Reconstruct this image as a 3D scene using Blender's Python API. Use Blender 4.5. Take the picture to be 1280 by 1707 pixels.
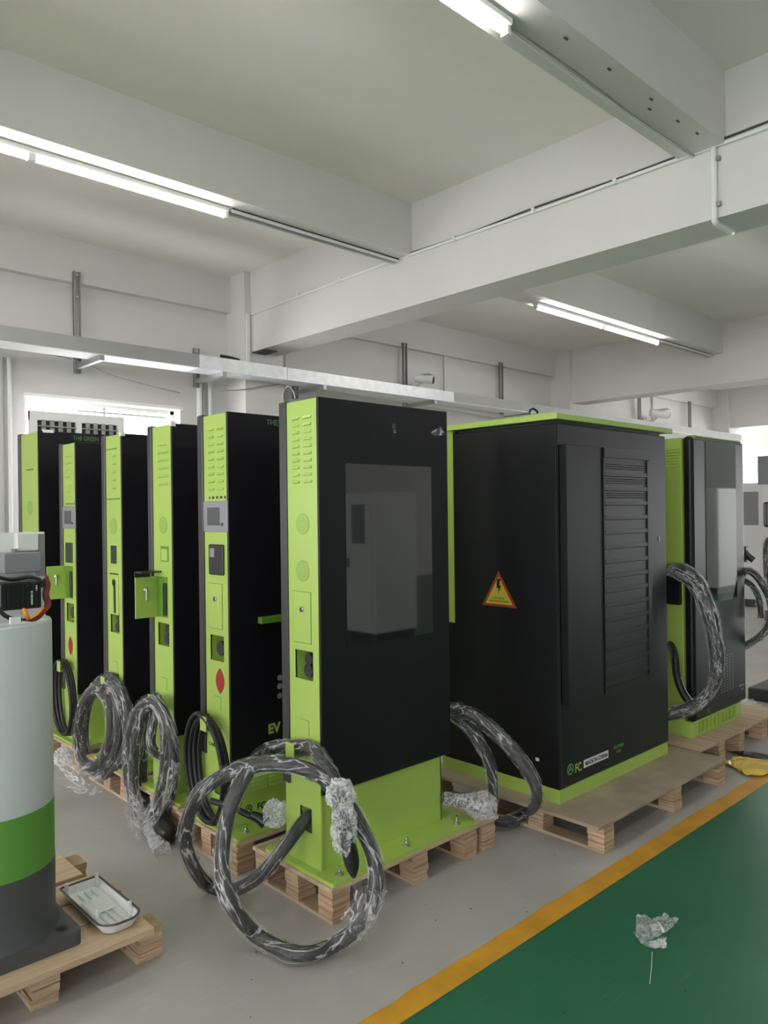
import bpy, bmesh, math, random
from mathutils import Vector, Matrix, noise as mnoise
random.seed(7)
for o in list(bpy.data.objects): bpy.data.objects.remove(o)
S = bpy.context.scene
COL = S.collection
R = math.radians

# ------------------------------------------------------------------ camera
FPX, CXP, CYP, CAMH = 1270.5, 640.0, 853.5, 1.55
YAW, PITCH, ROLL = R(46.726), R(-0.024), R(-0.681)
fw = Vector((math.cos(YAW)*math.cos(PITCH), math.sin(YAW)*math.cos(PITCH), math.sin(PITCH)))
_rt = Vector((math.sin(YAW), -math.cos(YAW), 0)); _up = _rt.cross(fw)
rt = math.cos(ROLL)*_rt + math.sin(ROLL)*_up
up = -math.sin(ROLL)*_rt + math.cos(ROLL)*_up
CAM = Vector((0, 0, CAMH))
cd = bpy.data.cameras.new('camera'); cam = bpy.data.objects.new('camera', cd); COL.objects.link(cam)
cd.sensor_fit = 'VERTICAL'; cd.sensor_height = 36.0; cd.sensor_width = 27.0
cd.lens = FPX/1707.0*36.0
cd.clip_start = 0.05; cd.clip_end = 200
m = Matrix((rt, up, -fw)).transposed().to_4x4(); m.translation = CAM
cam.matrix_world = m
S.camera = cam
# ------------------------------------------------------------------ world and view
w = bpy.data.worlds.new('world'); S.world = w; w.use_nodes = True
wn = w.node_tree.nodes; wn['Background'].inputs[0].default_value = (0.98, 0.985, 1.0, 1); wn['Background'].inputs[1].default_value = 7.5
S.view_settings.view_transform = 'Standard'; S.view_settings.look = 'None'
S.view_settings.gamma = 1.0; S.view_settings.exposure = 0.25; S.view_settings.use_curve_mapping = False
TUBE_STRENGTH = 32.0

# ------------------------------------------------------------------ photo pixel -> point on a known plane
def ray(x, y): return rt*((x-CXP)/FPX) - up*((y-CYP)/FPX) + fw
def PX(x, y, X): d = ray(x, y); return CAM + d*(X/d.x)
def PY(x, y, Y): d = ray(x, y); return CAM + d*(Y/d.y)
def PZ(x, y, Z): d = ray(x, y); return CAM + d*((Z-CAMH)/d.z)
def PD(x, y, D): return CAM + ray(x, y)*D

# ------------------------------------------------------------------ materials
MATS = {}
def mat(name, col, rough=0.5, metal=0.0, bump=0.0, bscale=60.0, var=0.0, vscale=3.0, spec=0.5, stretch=(1,1,1), emit=None, alpha=None, coat=0.0):
    if name in MATS: return MATS[name]
    m = bpy.data.materials.new(name); m.use_nodes = True
    nt = m.node_tree; b = nt.nodes['Principled BSDF']
    b.inputs['Base Color'].default_value = (*col, 1); b.inputs['Roughness'].default_value = rough
    b.inputs['Metallic'].default_value = metal; b.inputs['Specular IOR Level'].default_value = spec
    b.inputs['Coat Weight'].default_value = coat
    if emit: 
        b.inputs['Emission Color'].default_value = (*emit[0], 1); b.inputs['Emission Strength'].default_value = emit[1]
    if alpha is not None: b.inputs['Alpha'].default_value = alpha
    if var or bump:
        tc = nt.nodes.new('ShaderNodeTexCoord'); mp = nt.nodes.new('ShaderNodeMapping')
        mp.inputs['Scale'].default_value = stretch
        nt.links.new(tc.outputs['Object'], mp.inputs[0])
    if var:
        n = nt.nodes.new('ShaderNodeTexNoise'); n.inputs['Scale'].default_value = vscale; n.inputs['Detail'].default_value = 6
        nt.links.new(mp.outputs[0], n.inputs['Vector'])
        r = nt.nodes.new('ShaderNodeValToRGB')
        r.color_ramp.elements[0].position = 0.3; r.color_ramp.elements[1].position = 0.7
        r.color_ramp.elements[0].color = (*[c*(1-var) for c in col], 1); r.color_ramp.elements[1].color = (*[min(1, c*(1+var)) for c in col], 1)
        nt.links.new(n.outputs['Fac'], r.inputs[0]); nt.links.new(r.outputs[0], b.inputs['Base Color'])
    if bump:
        n2 = nt.nodes.new('ShaderNodeTexNoise'); n2.inputs['Scale'].default_value = bscale; n2.inputs['Detail'].default_value = 4
        nt.links.new(mp.outputs[0], n2.inputs['Vector'])
        bp = nt.nodes.new('ShaderNodeBump'); bp.inputs['Strength'].default_value = bump; bp.inputs['Distance'].default_value = 0.01
        nt.links.new(n2.outputs['Fac'], bp.inputs['Height']); nt.links.new(bp.outputs[0], b.inputs['Normal'])
    MATS[name] = m
    return m
def film_mat(name, lo, hi, scale, col=(0.86, 0.87, 0.9), stretch=(1,1,1), r0=0.05, r1=0.035):
    m = bpy.data.materials.new(name); m.use_nodes = True; nt = m.node_tree; b = nt.nodes['Principled BSDF']
    b.inputs['Base Color'].default_value = (*col, 1); b.inputs['Roughness'].default_value = 0.16
    b.inputs['Specular IOR Level'].default_value = 0.8
    tc = nt.nodes.new('ShaderNodeTexCoord'); mp = nt.nodes.new('ShaderNodeMapping'); mp.inputs['Scale'].default_value = stretch
    if name == 'film_tube':
        at = nt.nodes.new('ShaderNodeAttribute'); at.attribute_name = 'along'; nt.links.new(at.outputs['Vector'], mp.inputs[0])
    else: nt.links.new(tc.outputs['Object'], mp.inputs[0])
    n = nt.nodes.new('ShaderNodeTexNoise'); n.inputs['Scale'].default_value = scale; n.inputs['Detail'].default_value = 3; n.inputs['Distortion'].default_value = 0.5
    nt.links.new(mp.outputs[0], n.inputs['Vector'])
    def crease(src, width):
        s1 = nt.nodes.new('ShaderNodeMath'); s1.operation = 'SUBTRACT'; s1.inputs[1].default_value = 0.5; nt.links.new(src, s1.inputs[0])
        s2 = nt.nodes.new('ShaderNodeMath'); s2.operation = 'ABSOLUTE'; nt.links.new(s1.outputs[0], s2.inputs[0])
        r = nt.nodes.new('ShaderNodeMapRange'); r.inputs['From Min'].default_value = 0.0; r.inputs['From Max'].default_value = width
        r.inputs['To Min'].default_value = hi; r.inputs['To Max'].default_value = lo
        nt.links.new(s2.outputs[0], r.inputs['Value']); return r.outputs[0]
    n3 = nt.nodes.new('ShaderNodeTexNoise'); n3.inputs['Scale'].default_value = scale*3.1; n3.inputs['Detail'].default_value = 3; n3.inputs['Distortion'].default_value = 0.6
    nt.links.new(mp.outputs[0], n3.inputs['Vector'])
    mx = nt.nodes.new('ShaderNodeMath'); mx.operation = 'MAXIMUM'
    nt.links.new(crease(n.outputs['Fac'], r0), mx.inputs[0]); nt.links.new(crease(n3.outputs['Fac'], r1), mx.inputs[1])
    nt.links.new(mx.outputs[0], b.inputs['Alpha'])
    bp = nt.nodes.new('ShaderNodeBump'); bp.inputs['Strength'].default_value = 0.5; bp.inputs['Distance'].default_value = 0.01
    nt.links.new(n.outputs['Fac'], bp.inputs['Height']); nt.links.new(bp.outputs[0], b.inputs['Normal'])
    MATS[name] = m; return m
def floor_mat(name, col, scr, rough):
    m = mat(name, col, rough, var=0.10, vscale=1.6, bump=0.03, bscale=25)
    nt = m.node_tree; b = nt.nodes['Principled BSDF']
    src = b.inputs['Base Color'].links[0].from_socket
    tc = nt.nodes.new('ShaderNodeTexCoord'); mp = nt.nodes.new('ShaderNodeMapping')
    mp.inputs['Rotation'].default_value = (0, 0, R(28)); mp.inputs['Scale'].default_value = (1.5, 22, 1)
    nt.links.new(tc.outputs['Object'], mp.inputs[0])
    n = nt.nodes.new('ShaderNodeTexNoise'); n.inputs['Scale'].default_value = 2.2; n.inputs['Detail'].default_value = 8; n.inputs['Roughness'].default_value = 0.6
    nt.links.new(mp.outputs[0], n.inputs['Vector'])
    r = nt.nodes.new('ShaderNodeMapRange'); r.inputs['From Min'].default_value = 0.60; r.inputs['From Max'].default_value = 0.74; r.inputs['To Max'].default_value = 0.4
    nt.links.new(n.outputs['Fac'], r.inputs['Value'])
    mx = nt.nodes.new('ShaderNodeMixRGB'); mx.inputs[2].default_value = (*scr, 1)
    nt.links.new(r.outputs[0], mx.inputs[0]); nt.links.new(src, mx.inputs[1]); nt.links.new(mx.outputs[0], b.inputs['Base Color'])
    return m
def ply_mat(name, c1, c2, scale, axis):
    m = bpy.data.materials.new(name); m.use_nodes = True; nt = m.node_tree; b = nt.nodes['Principled BSDF']
    b.inputs['Roughness'].default_value = 0.75
    tc = nt.nodes.new('ShaderNodeTexCoord'); mp = nt.nodes.new('ShaderNodeMapping')
    mp.inputs['Scale'].default_value = {'z': (3, 3, 60), 'x': (1.5, 14, 14), 'y': (14, 1.5, 14)}[axis]
    nt.links.new(tc.outputs['Object'], mp.inputs[0])
    n = nt.nodes.new('ShaderNodeTexNoise'); n.inputs['Scale'].default_value = scale; n.inputs['Detail'].default_value = 6
    nt.links.new(mp.outputs[0], n.inputs['Vector'])
    r = nt.nodes.new('ShaderNodeValToRGB'); r.color_ramp.elements[0].position = 0.32; r.color_ramp.elements[1].position = 0.68
    r.color_ramp.elements[0].color = (*c1, 1); r.color_ramp.elements[1].color = (*c2, 1)
    nt.links.new(n.outputs['Fac'], r.inputs[0]); nt.links.new(r.outputs[0], b.inputs['Base Color'])
    MATS[name] = m; return m

mat('wall_paint', (0.70, 0.685, 0.67), 0.75, var=0.03, vscale=1.2, bump=0.05, bscale=12)
mat('ceiling_paint', (0.86, 0.84, 0.79), 0.8, var=0.03, vscale=1.0, bump=0.05, bscale=9)
floor_mat('floor_grey', (0.46, 0.445, 0.425), (0.66, 0.65, 0.63), 0.38)
floor_mat('floor_green', (0.033, 0.165, 0.088), (0.12, 0.26, 0.17), 0.30)
mat('stripe_yellow', (0.68, 0.34, 0.03), 0.45, var=0.15, vscale=7, bump=0.05, bscale=40)
mat('lime', (0.42, 0.60, 0.12), 0.32, var=0.02, vscale=2)
mat('lime_dark', (0.13, 0.30, 0.03), 0.4)
mat('black_panel', (0.006, 0.006, 0.009), 0.40, spec=0.42, bump=0.01, bscale=300)
mat('black_edge', (0.035, 0.034, 0.035), 0.35)
mat('glass_black', (0.008, 0.008, 0.010), 0.03, spec=0.9, coat=0.8)
mat('grey_panel', (0.28, 0.28, 0.29), 0.4)
mat('grey_box', (0.24, 0.25, 0.27), 0.5)
mat('dark_grey', (0.075, 0.077, 0.085), 0.45, var=0.05)
mat('pale_grey', (0.60, 0.65, 0.66), 0.35, var=0.02)
mat('band_green', (0.12, 0.33, 0.055), 0.4)
mat('rubber', (0.012, 0.012, 0.013), 0.45)
mat('rubber_wrapped', (0.028, 0.027, 0.029), 0.45)
mat('black_plastic', (0.012, 0.012, 0.013), 0.35)
mat('vent_dark', (0.007, 0.007, 0.009), 0.4); mat('chrome', (0.75, 0.75, 0.75), 0.22, metal=1.0)
mat('steel', (0.42, 0.42, 0.42), 0.45, metal=0.8, var=0.08, vscale=8)
mat('galvanised', (0.74, 0.76, 0.80), 0.4, metal=0.55, var=0.08, vscale=14)
mat('tray_grey', (0.36, 0.36, 0.36), 0.5, metal=0.2, var=0.04)
mat('white_plastic', (0.82, 0.83, 0.82), 0.4)
mat('white_paint', (0.86, 0.86, 0.85), 0.5)
mat('black_green', (0.008, 0.022, 0.012), 0.3); mat('grey_green', (0.13, 0.22, 0.12), 0.5); mat('red', (0.38, 0.012, 0.012), 0.45)
mat('sticker_red', (0.30, 0.035, 0.01), 0.5)
mat('sticker_yellow', (0.48, 0.42, 0.05), 0.5)
mat('sticker_dark', (0.20, 0.17, 0.02), 0.5); mat('orange', (0.8, 0.3, 0.02), 0.5); mat('wire_red', (0.22, 0.03, 0.03), 0.5)
mat('bag_yellow', (0.86, 0.60, 0.09), 0.4, var=0.06, vscale=20, bump=0.2, bscale=30)
mat('window_dark', (0.05, 0.05, 0.05), 0.5)
mat('tube_glow', (1, 1, 1), 0.5, emit=((1.0, 0.97, 0.925), TUBE_STRENGTH))
mat('dirt', (0.10, 0.095, 0.09), 0.8)
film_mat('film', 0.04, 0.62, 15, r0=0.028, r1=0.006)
film_mat('film_tube', 0.03, 0.58, 22, r0=0.030, r1=0.008)
film_mat('bubble', 0.16, 0.62, 24, r0=0.08, r1=0.05)
film_mat('scrap', 0.15, 0.6, 22, r0=0.1, r1=0.08)
ply_mat('ply_top_x', (0.50, 0.36, 0.23), (0.64, 0.49, 0.34), 3.0, 'x')
ply_mat('ply_top_y', (0.42, 0.30, 0.20), (0.60, 0.46, 0.32), 3.0, 'y')
ply_mat('ply_block', (0.36, 0.22, 0.13), (0.66, 0.50, 0.34), 1.6, 'z')
mat('ply_worn', (0.40, 0.315, 0.235), 0.6, var=0.22, vscale=5)

# ------------------------------------------------------------------ mesh helpers
class MB:
    def __init__(s): s.v = []; s.f = []; s.smooth = False; s.along = []
    def add(s, vs, fs):
        b = len(s.v); s.v += [Vector(v) for v in vs]; s.f += [tuple(i+b for i in f) for f in fs]; return s
    def box(s, x0, x1, y0, y1, z0, z1, bev=0.0, segs=1, zonly=False):
        x0, x1 = min(x0, x1), max(x0, x1); y0, y1 = min(y0, y1), max(y0, y1); z0, z1 = min(z0, z1), max(z0, z1)
        vs = [(x0,y0,z0),(x1,y0,z0),(x1,y1,z0),(x0,y1,z0),(x0,y0,z1),(x1,y0,z1),(x1,y1,z1),(x0,y1,z1)]
        fs = [(0,3,2,1),(4,5,6,7),(0,1,5,4),(1,2,6,5),(2,3,7,6),(3,0,4,7)]
        if not bev: return s.add(vs, fs)
        bm = bmesh.new(); bv = [bm.verts.new(v) for v in vs]
        for f in fs: bm.faces.new([bv[i] for i in f])
        ed = [e for e in bm.edges if (not zonly or abs(e.verts[0].co.z-e.verts[1].co.z) > 1e-6)]
        bmesh.ops.bevel(bm, geom=ed, offset=bev, segments=segs, affect='EDGES', profile=0.5)
        bm.verts.index_update()
        s.add([v.co.copy() for v in bm.verts], [[v.index for v in f.verts] for f in bm.faces]); bm.free(); return s
    def cyl(s, p0, p1, r0, r1=None, n=16, caps=True):
        p0 = Vector(p0); p1 = Vector(p1); r1 = r0 if r1 is None else r1
        d = (p1-p0).normalized(); a = d.orthogonal().normalized(); c = d.cross(a)
        vs = []
        for k in range(n):
            t = 2*math.pi*k/n; q = a*math.cos(t)+c*math.sin(t); vs += [p0+q*r0, p1+q*r1]
        fs = [(2*k, 2*((k+1) % n), 2*((k+1) % n)+1, 2*k+1) for k in range(n)]
        if caps: fs += [tuple(2*k for k in range(n))[::-1], tuple(2*k+1 for k in range(n))]
        return s.add(vs, fs)
    def tube(s, pts, r, n=10, crinkle=0.0, seed=0.0, caps=True):
        pts = [Vector(p) for p in pts]; rad = r if callable(r) else (lambda t: r)
        L = len(pts); tang = []
        for i in range(L): tang.append((pts[min(i+1, L-1)]-pts[max(i-1, 0)]).normalized())
        a = tang[0].orthogonal().normalized(); vs = []; run = 0.0
        for i in range(L):
            if i: run += (pts[i]-pts[i-1]).length
            a = (a-tang[i]*a.dot(tang[i])).normalized(); c = tang[i].cross(a)
            for k in range(n):
                th = 2*math.pi*k/n; q = a*math.cos(th)+c*math.sin(th); rr = rad(i/(L-1))
                if crinkle:
                    p = pts[i]+q*rr
                    rr *= 1+crinkle*(mnoise.noise(p*30+Vector((seed, 0, 0)))+0.8*mnoise.noise(p*75+Vector((0, seed, 0))))
                vs.append(pts[i]+q*rr); tw = th+3.0*run; s.along.append((run*0.22+seed, 0.04*math.cos(tw), 0.04*math.sin(tw)))
        fs = [(i*n+k, i*n+(k+1) % n, (i+1)*n+(k+1) % n, (i+1)*n+k) for i in range(L-1) for k in range(n)]
        if caps: fs += [tuple(range(n))[::-1], tuple((L-1)*n+k for k in range(n))]
        return s.add(vs, fs)
    def lathe(s, c, prof, n=48):
        c = Vector(c); vs = []; L = len(prof)
        for (r, z) in prof:
            for k in range(n): t = 2*math.pi*k/n; vs.append(c+Vector((r*math.cos(t), r*math.sin(t), z)))
        fs = [(i*n+k, i*n+(k+1) % n, (i+1)*n+(k+1) % n, (i+1)*n+k) for i in range(L-1) for k in range(n)]
        return s.add(vs, fs)
    def prism(s, poly, off):
        poly = [Vector(p) for p in poly]; off = Vector(off); n = len(poly)
        vs = poly+[p+off for p in poly]
        fs = [tuple(range(n)), tuple(range(2*n-1, n-1, -1))]+[(k, k+n, (k+1) % n+n, (k+1) % n) for k in range(n)]
        return s.add(vs, fs)
    def build(s, name, material, parent=None, smooth=None):
        me = bpy.data.meshes.new(name)
        off = world_loc(parent) if parent else Vector((0, 0, 0))
        me.from_pydata([v-off for v in s.v], [], s.f); 
        if material == 'film' and len(s.along) == len(s.v):
            at = me.attributes.new('along', 'FLOAT_VECTOR', 'POINT'); at.data.foreach_set('vector', [c for p in s.along for c in p])
            material = 'film_tube'
        bm = bmesh.new(); bm.from_mesh(me); bmesh.ops.recalc_face_normals(bm, faces=bm.faces); bm.to_mesh(me); bm.free()
        sm = s.smooth if smooth is None else smooth
        if sm: me.polygons.foreach_set('use_smooth', [True]*len(me.polygons))
        me.materials.append(MATS[material])
        o = bpy.data.objects.new(name, me); COL.objects.link(o)
        if parent: o.parent = parent
        return o
def world_loc(o):
    v = Vector((0, 0, 0))
    while o: v += o.location; o = o.parent
    return v
def share(src, name, pos, parent):           # another piece with the same mesh, at world position pos
    o = bpy.data.objects.new(name, src.data); COL.objects.link(o); o.parent = parent
    o.location = Vector(pos)-world_loc(parent); return o
def tag(o, label, cat, group=None, kind=None):
    if label: o['label'] = label
    if cat: o['category'] = cat
    if group: o['group'] = group
    if kind: o['kind'] = kind
    return o
def thing(name, label, cat, loc, group=None):
    o = bpy.data.objects.new(name, None); COL.objects.link(o); o.location = loc; o.empty_display_size = 0.1
    return tag(o, label, cat, group)
def struct(o): o['kind'] = 'structure'; return o
def spline(P, step=0.02):
    P = [Vector(p) for p in P]; out = []
    Q = [P[0]*2-P[1]]+P+[P[-1]*2-P[-2]]
    for i in range(1, len(Q)-2):
        a, b, c, d = Q[i-1], Q[i], Q[i+1], Q[i+2]
        n = max(2, int((c-b).length/step))
        for k in range(n):
            t = k/n
            out.append(0.5*((2*b)+(c-a)*t+(2*a-5*b+4*c-d)*t*t+(3*b-a-3*c+d)*t**3))
    out.append(P[-1]); return out
def text(body, size, pos, facing, material, parent, name='lettering', bold=0.0, squeeze=1.0):
    cu = bpy.data.curves.new(name, 'FONT'); cu.body = body; cu.size = size; cu.offset = bold; cu.extrude = 0.0004
    tmp = bpy.data.objects.new('t', cu); COL.objects.link(tmp)
    dg = bpy.context.evaluated_depsgraph_get(); me = bpy.data.meshes.new_from_object(tmp.evaluated_get(dg))
    bpy.data.objects.remove(tmp)
    rot = {'-y': Matrix.Rotation(R(90), 4, 'X'), '-x': Matrix.Rotation(R(-90), 4, 'Z') @ Matrix.Rotation(R(90), 4, 'X')}[facing]
    me.transform(rot @ Matrix.Diagonal((squeeze, 1, 1, 1))); me.materials.clear(); me.materials.append(MATS[material])
    o = bpy.data.objects.new(name, me); COL.objects.link(o); o.parent = parent
    o.location = Vector(pos)-world_loc(parent); return o
def lump(c, sx, sy, sz, amp, seed, sub=4, freq=3.0):
    bm = bmesh.new(); bmesh.ops.create_icosphere(bm, subdivisions=min(sub, 4), radius=1.0)
    for v in bm.verts:
        d = v.co.copy(); k = 1+amp*(mnoise.noise(d*freq+Vector((seed, 0, 0)))+0.6*mnoise.noise(d*freq*2.7+Vector((0, seed, 0))))
        v.co = Vector((d.x*sx*k, d.y*sy*k, d.z*sz*k))+Vector(c)
    mb = MB(); bm.verts.index_update()
    mb.add([v.co.copy() for v in bm.verts], [[v.index for v in f.verts] for f in bm.faces]); bm.free(); return mb

# ------------------------------------------------------------------ the hall
WY, WB = 6.73, 6.65                 # back wall, face of the edge beam on it
X0, X1, Y0 = -7.2, 20.0, -8.2
ZC, ZB, ZJ = 3.94, 3.15, 3.54       # ceiling, underside of main beams, underside of joists
YL0, YL1 = 1.657, 1.748             # yellow line

fl = struct(MB().box(X0, X1, YL0-0.05, WY, -0.1, 0.0).build('floor', 'floor_grey'))
st = MB(); _r = random.Random(4); ed = []
for k in range(0, 545):
    xk = X0+k*0.05; ed.append((xk, YL1+0.004*mnoise.noise(Vector((xk*3, 0, 0)))+(0.005 if _r.random() < 0.08 else 0)-(0.006 if _r.random() < 0.07 else 0)))
for a, b in zip(ed, ed[1:]): st.add([(a[0], YL0, 0.0014), (b[0], YL0, 0.0014), (b[0], b[1], 0.0014), (a[0], a[1], 0.0014)], [(0, 1, 2, 3)])
st.build('yellow_stripe', 'stripe_yellow', fl)['label'] = 'yellow painted line'
MB().box(X0, X1, Y0, YL0, -0.1, 0.0006).build('green_aisle', 'floor_green', fl)['label'] = 'green painted aisle'

def wall_with_holes(mb, plane, a0, a1, z0, z1, holes, t):
    # plane ('y',v) : wall at y=v..v+t running along x ; holes (a0,a1,z0,z1)
    us = sorted({a0, a1, *[h[0] for h in holes], *[h[1] for h in holes]}); vs = sorted({z0, z1, *[h[2] for h in holes], *[h[3] for h in holes]})
    ax, p = plane
    for i in range(len(us)-1):
        for j in range(len(vs)-1):
            cu, cv = (us[i]+us[i+1])/2, (vs[j]+vs[j+1])/2
            if any(h[0] < cu < h[1] and h[2] < cv < h[3] for h in holes): continue
            if ax == 'y': mb.box(us[i], us[i+1], p, p+t, vs[j], vs[j+1])
            else: mb.box(p, p+t, us[i], us[i+1], vs[j], vs[j+1])
    return mb
WX0, WX1, WZ0, WZ1 = 2.207, 3.636, 0.95, 2.558
wb = struct(wall_with_holes(MB(), ('y', WY), X0, X1, 0, ZC, [(WX0, WX1, WZ0, WZ1), (-3.6, -2.0, 0.95, 2.558), (16.1, 19.6, 0.9, 2.95)], 0.24).build('wall_back', 'wall_paint'))
side_holes = [(-7, -5, 0.9, 3.0), (-4.4, -2.4, 0.9, 3.0), (-1.8, 0.2, 0.9, 3.0), (0.8, 2.8, 0.9, 3.0), (3.4, 5.4, 0.9, 3.0)]  # openings in the unseen left wall, added for fill daylight
struct(wall_with_holes(MB(), ('x', X0-0.24), Y0, WY+0.24, 0, ZC, side_holes, 0.24).build('wall_left', 'wall_paint'))
struct(wall_with_holes(MB(), ('x', X1), Y0, WY+0.24, 0, ZC, [(-2.6, 3.6, 0.0, 3.0)], 0.24).build('wall_right', 'wall_paint'))
struct(wall_with_holes(MB(), ('y', Y0-0.24), X0, X1, 0, ZC, [], 0.24).build('wall_front', 'wall_paint'))
ce = struct(MB().box(X0, X1, Y0, WY, ZC, ZC+0.15).build('ceiling', 'ceiling_paint'))
BX = [4.24+5.71*k for k in (-1, 0, 1, 2)]
JY = [4.15-2.41*k for k in range(0, 5)]
for x in BX: MB().box(x, x+0.32, Y0, WB, ZB, ZC).build('main_beam', 'wall_paint', ce)
xs = [X0]+[v for x in BX for v in (x, x+0.32)]+[X1]
for y in JY:
    for k in range(0, len(xs), 2):
        MB().box(xs[k], xs[k+1], y, y+0.26, ZJ, ZC).build('joist', 'wall_paint', ce)
MB().box(X0, X1, WB, WY, 3.575, ZC).build('edge_beam', 'wall_paint', wb)
for x in BX: MB().box(x-0.07, x+0.39, 6.40, WY, 0, ZC).build('pillar', 'wall_paint', wb)
# faint recessed panels between the pillars of the back wall
for (a, b) in ((5.0, 7.3), (7.55, 9.65), (10.7, 12.9), (13.15, 15.4)):
    MB().box(a-0.13, a-0.03, WY-0.035, WY, 0, 3.575).build('pilaster', 'wall_paint', wb)

# window in the back wall
win = struct(MB().box(WX0, WX1, WY+0.13, WY+0.16, WZ1-0.035, WZ1).box(WX0, WX0+0.035, WY+0.13, WY+0.16, WZ0, WZ1).box(WX1-0.035, WX1, WY+0.13, WY+0.16, WZ0, WZ1)
     .box(WX0, WX1, WY+0.13, WY+0.16, WZ0, WZ0+0.035).box(WX0, WX1, WY+0.13, WY+0.16, 1.85, 1.88).build('window_1', 'white_paint'))
MB().box(WX0-0.02, WX1+0.02, WY-0.03, WY+0.02, WZ1, WZ1+0.03).build('window_head', 'white_paint', win)
MB().box(WX0-0.02, WX1+0.02, WY-0.05, WY+0.02, WZ0-0.03, WZ0).build('window_sill', 'white_paint', win)
MB().box(2.93, 2.945, WY+0.125, WY+0.165, 1.88, WZ1-0.02).box(2.7, 3.55, WY+0.135, WY+0.155, WZ1-0.075, WZ1-0.06).build('window_sash', 'steel', win)

# grille frame standing in front of the window
GY = 6.55
g0, g1 = PY(48, 690, GY).x, PY(205, 700, GY).x; gz = PY(48, 684, GY).z
gr = thing('grille_frame', 'white-framed panel with dark openings and vertical bars before the bright window', 'grille', ((g0+g1)/2, GY, 0))
fm = MB(); fm.box(g0, g0+0.06, GY-0.02, GY+0.02, 0, gz).box(g1-0.06, g1, GY-0.02, GY+0.02, 0, gz).box((g0+g1)/2-0.025, (g0+g1)/2+0.025, GY-0.02, GY+0.02, 0, gz)
for z in (0.05, 0.8, 1.55): fm.box(g0, g1, GY-0.018, GY+0.018, z, z+0.06)
fm.box(g0, g1, GY-0.019, GY+0.02, gz-0.075, gz); fm.build('frame', 'white_paint', gr)
MB().box(g0+0.03, g1-0.03, GY+0.01, GY+0.018, 0.05, gz-0.03).build('backing', 'window_dark', gr)
sl = None
for half in (0, 1):
    a = (g0+0.06, (g0+g1)/2-0.025) if half == 0 else ((g0+g1)/2+0.025, g1-0.06)
    for k in range(4):
        x = a[0]+(a[1]-a[0])*(k+0.75)/4.6
        if sl is None: sl = MB().box(-0.018, 0.018, -0.02, 0.0, 0.0, gz-0.17).build('bar', 'steel', gr); sl.location = Vector((x, GY, 0.1))-gr.location; [setattr(v, 'co', v.co+gr.location) for v in sl.data.vertices]
        else: share(sl, 'bar', (x, GY, 0.1), gr)
    for z in (gz-0.125, 1.2): MB().cyl((a[0], GY-0.026, z), (a[1], GY-0.026, z), 0.007, n=8).build('cross_rod', 'steel', gr)

# ------------------------------------------------------------------ ceiling lights
def tube_light(x0, y, label, channel_to=None):
    t = thing('tube_light', label, 'light', (x0+1.22, y, ZJ), 'tube lights under the ceiling joists')
    MB().box(x0, x0+2.44, y-0.03, y+0.03, ZJ-0.028, ZJ, 0.004).build('housing', 'white_paint', t)
    for k in (0, 1):
        MB().cyl((x0+0.02+1.22*k, y, ZJ-0.047), (x0+1.20+1.22*k, y, ZJ-0.047), 0.016, n=10).build('tube', 'tube_glow', t)
        for e in (0.0, 1.20): MB().box(x0+1.22*k+e, x0+0.02+1.22*k+e, y-0.018, y+0.018, ZJ-0.065, ZJ-0.02).build('end_cap', 'white_plastic', t)
lights = {(1, 0): 'glowing double tube light on the joist beside the window wall, over the row of chargers', (2, 0): 'glowing tube light under the joist beyond the deep main beam',
          (1, 1): 'tube light under the joist with the bare cable channel and drill marks'}
for bi in range(4):
    for ji, y in enumerate(JY[:3]):
        x0 = BX[bi]-5.71+0.32+1.39 if bi < 4 else 0
        bay_x = [-1.47+1.71, 4.24+1.84][0]
        xx = {0: -5.47, 1: 0.24, 2: 6.08, 3: 11.8}[bi]
        tube_light(xx-(0.17 if ji == 1 else 0), y+0.16, lights.get((bi, ji), 'tube light under a joist farther down the hall'))
# cable channels that continue the light line to the main beam
def channel(x0, x1, y, label):
    t = thing('cable_channel', label, 'channel', ((x0+x1)/2, y, ZJ))
    MB().box(x0, x1, y-0.035, y+0.035, ZJ-0.008, ZJ).box(x0, x1, y-0.035, y-0.027, ZJ-0.028, ZJ).box(x0, x1, y+0.027, y+0.035, ZJ-0.028, ZJ).build('channel_profile', 'white_paint', t)
    MB().tube([(x0, y, ZJ-0.02), ((x0+x1)/2, y+0.006, ZJ-0.022), (x1, y, ZJ-0.02)], 0.008, 8).build('cable', 'steel', t)
    n = int((x1-x0)/0.09)
    r0 = None
    for k in range(n):
        x = x0+0.05+k*(x1-x0-0.06)/n
        if r0 is None: r0 = MB().box(-0.012, 0.012, -0.028, 0.028, -0.012, -0.008).build('rung', 'steel', t); r0.location = Vector((x, y, ZJ))-t.location
        else: share(r0, 'rung', (x, y, ZJ), t)
channel(2.70, 4.22, 4.31, 'slotted cable channel under the joist between tube light and main beam over the chargers')
channel(8.54, 9.93, 4.31, 'slotted cable channel under the far joist beyond the deep main beam')
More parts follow.
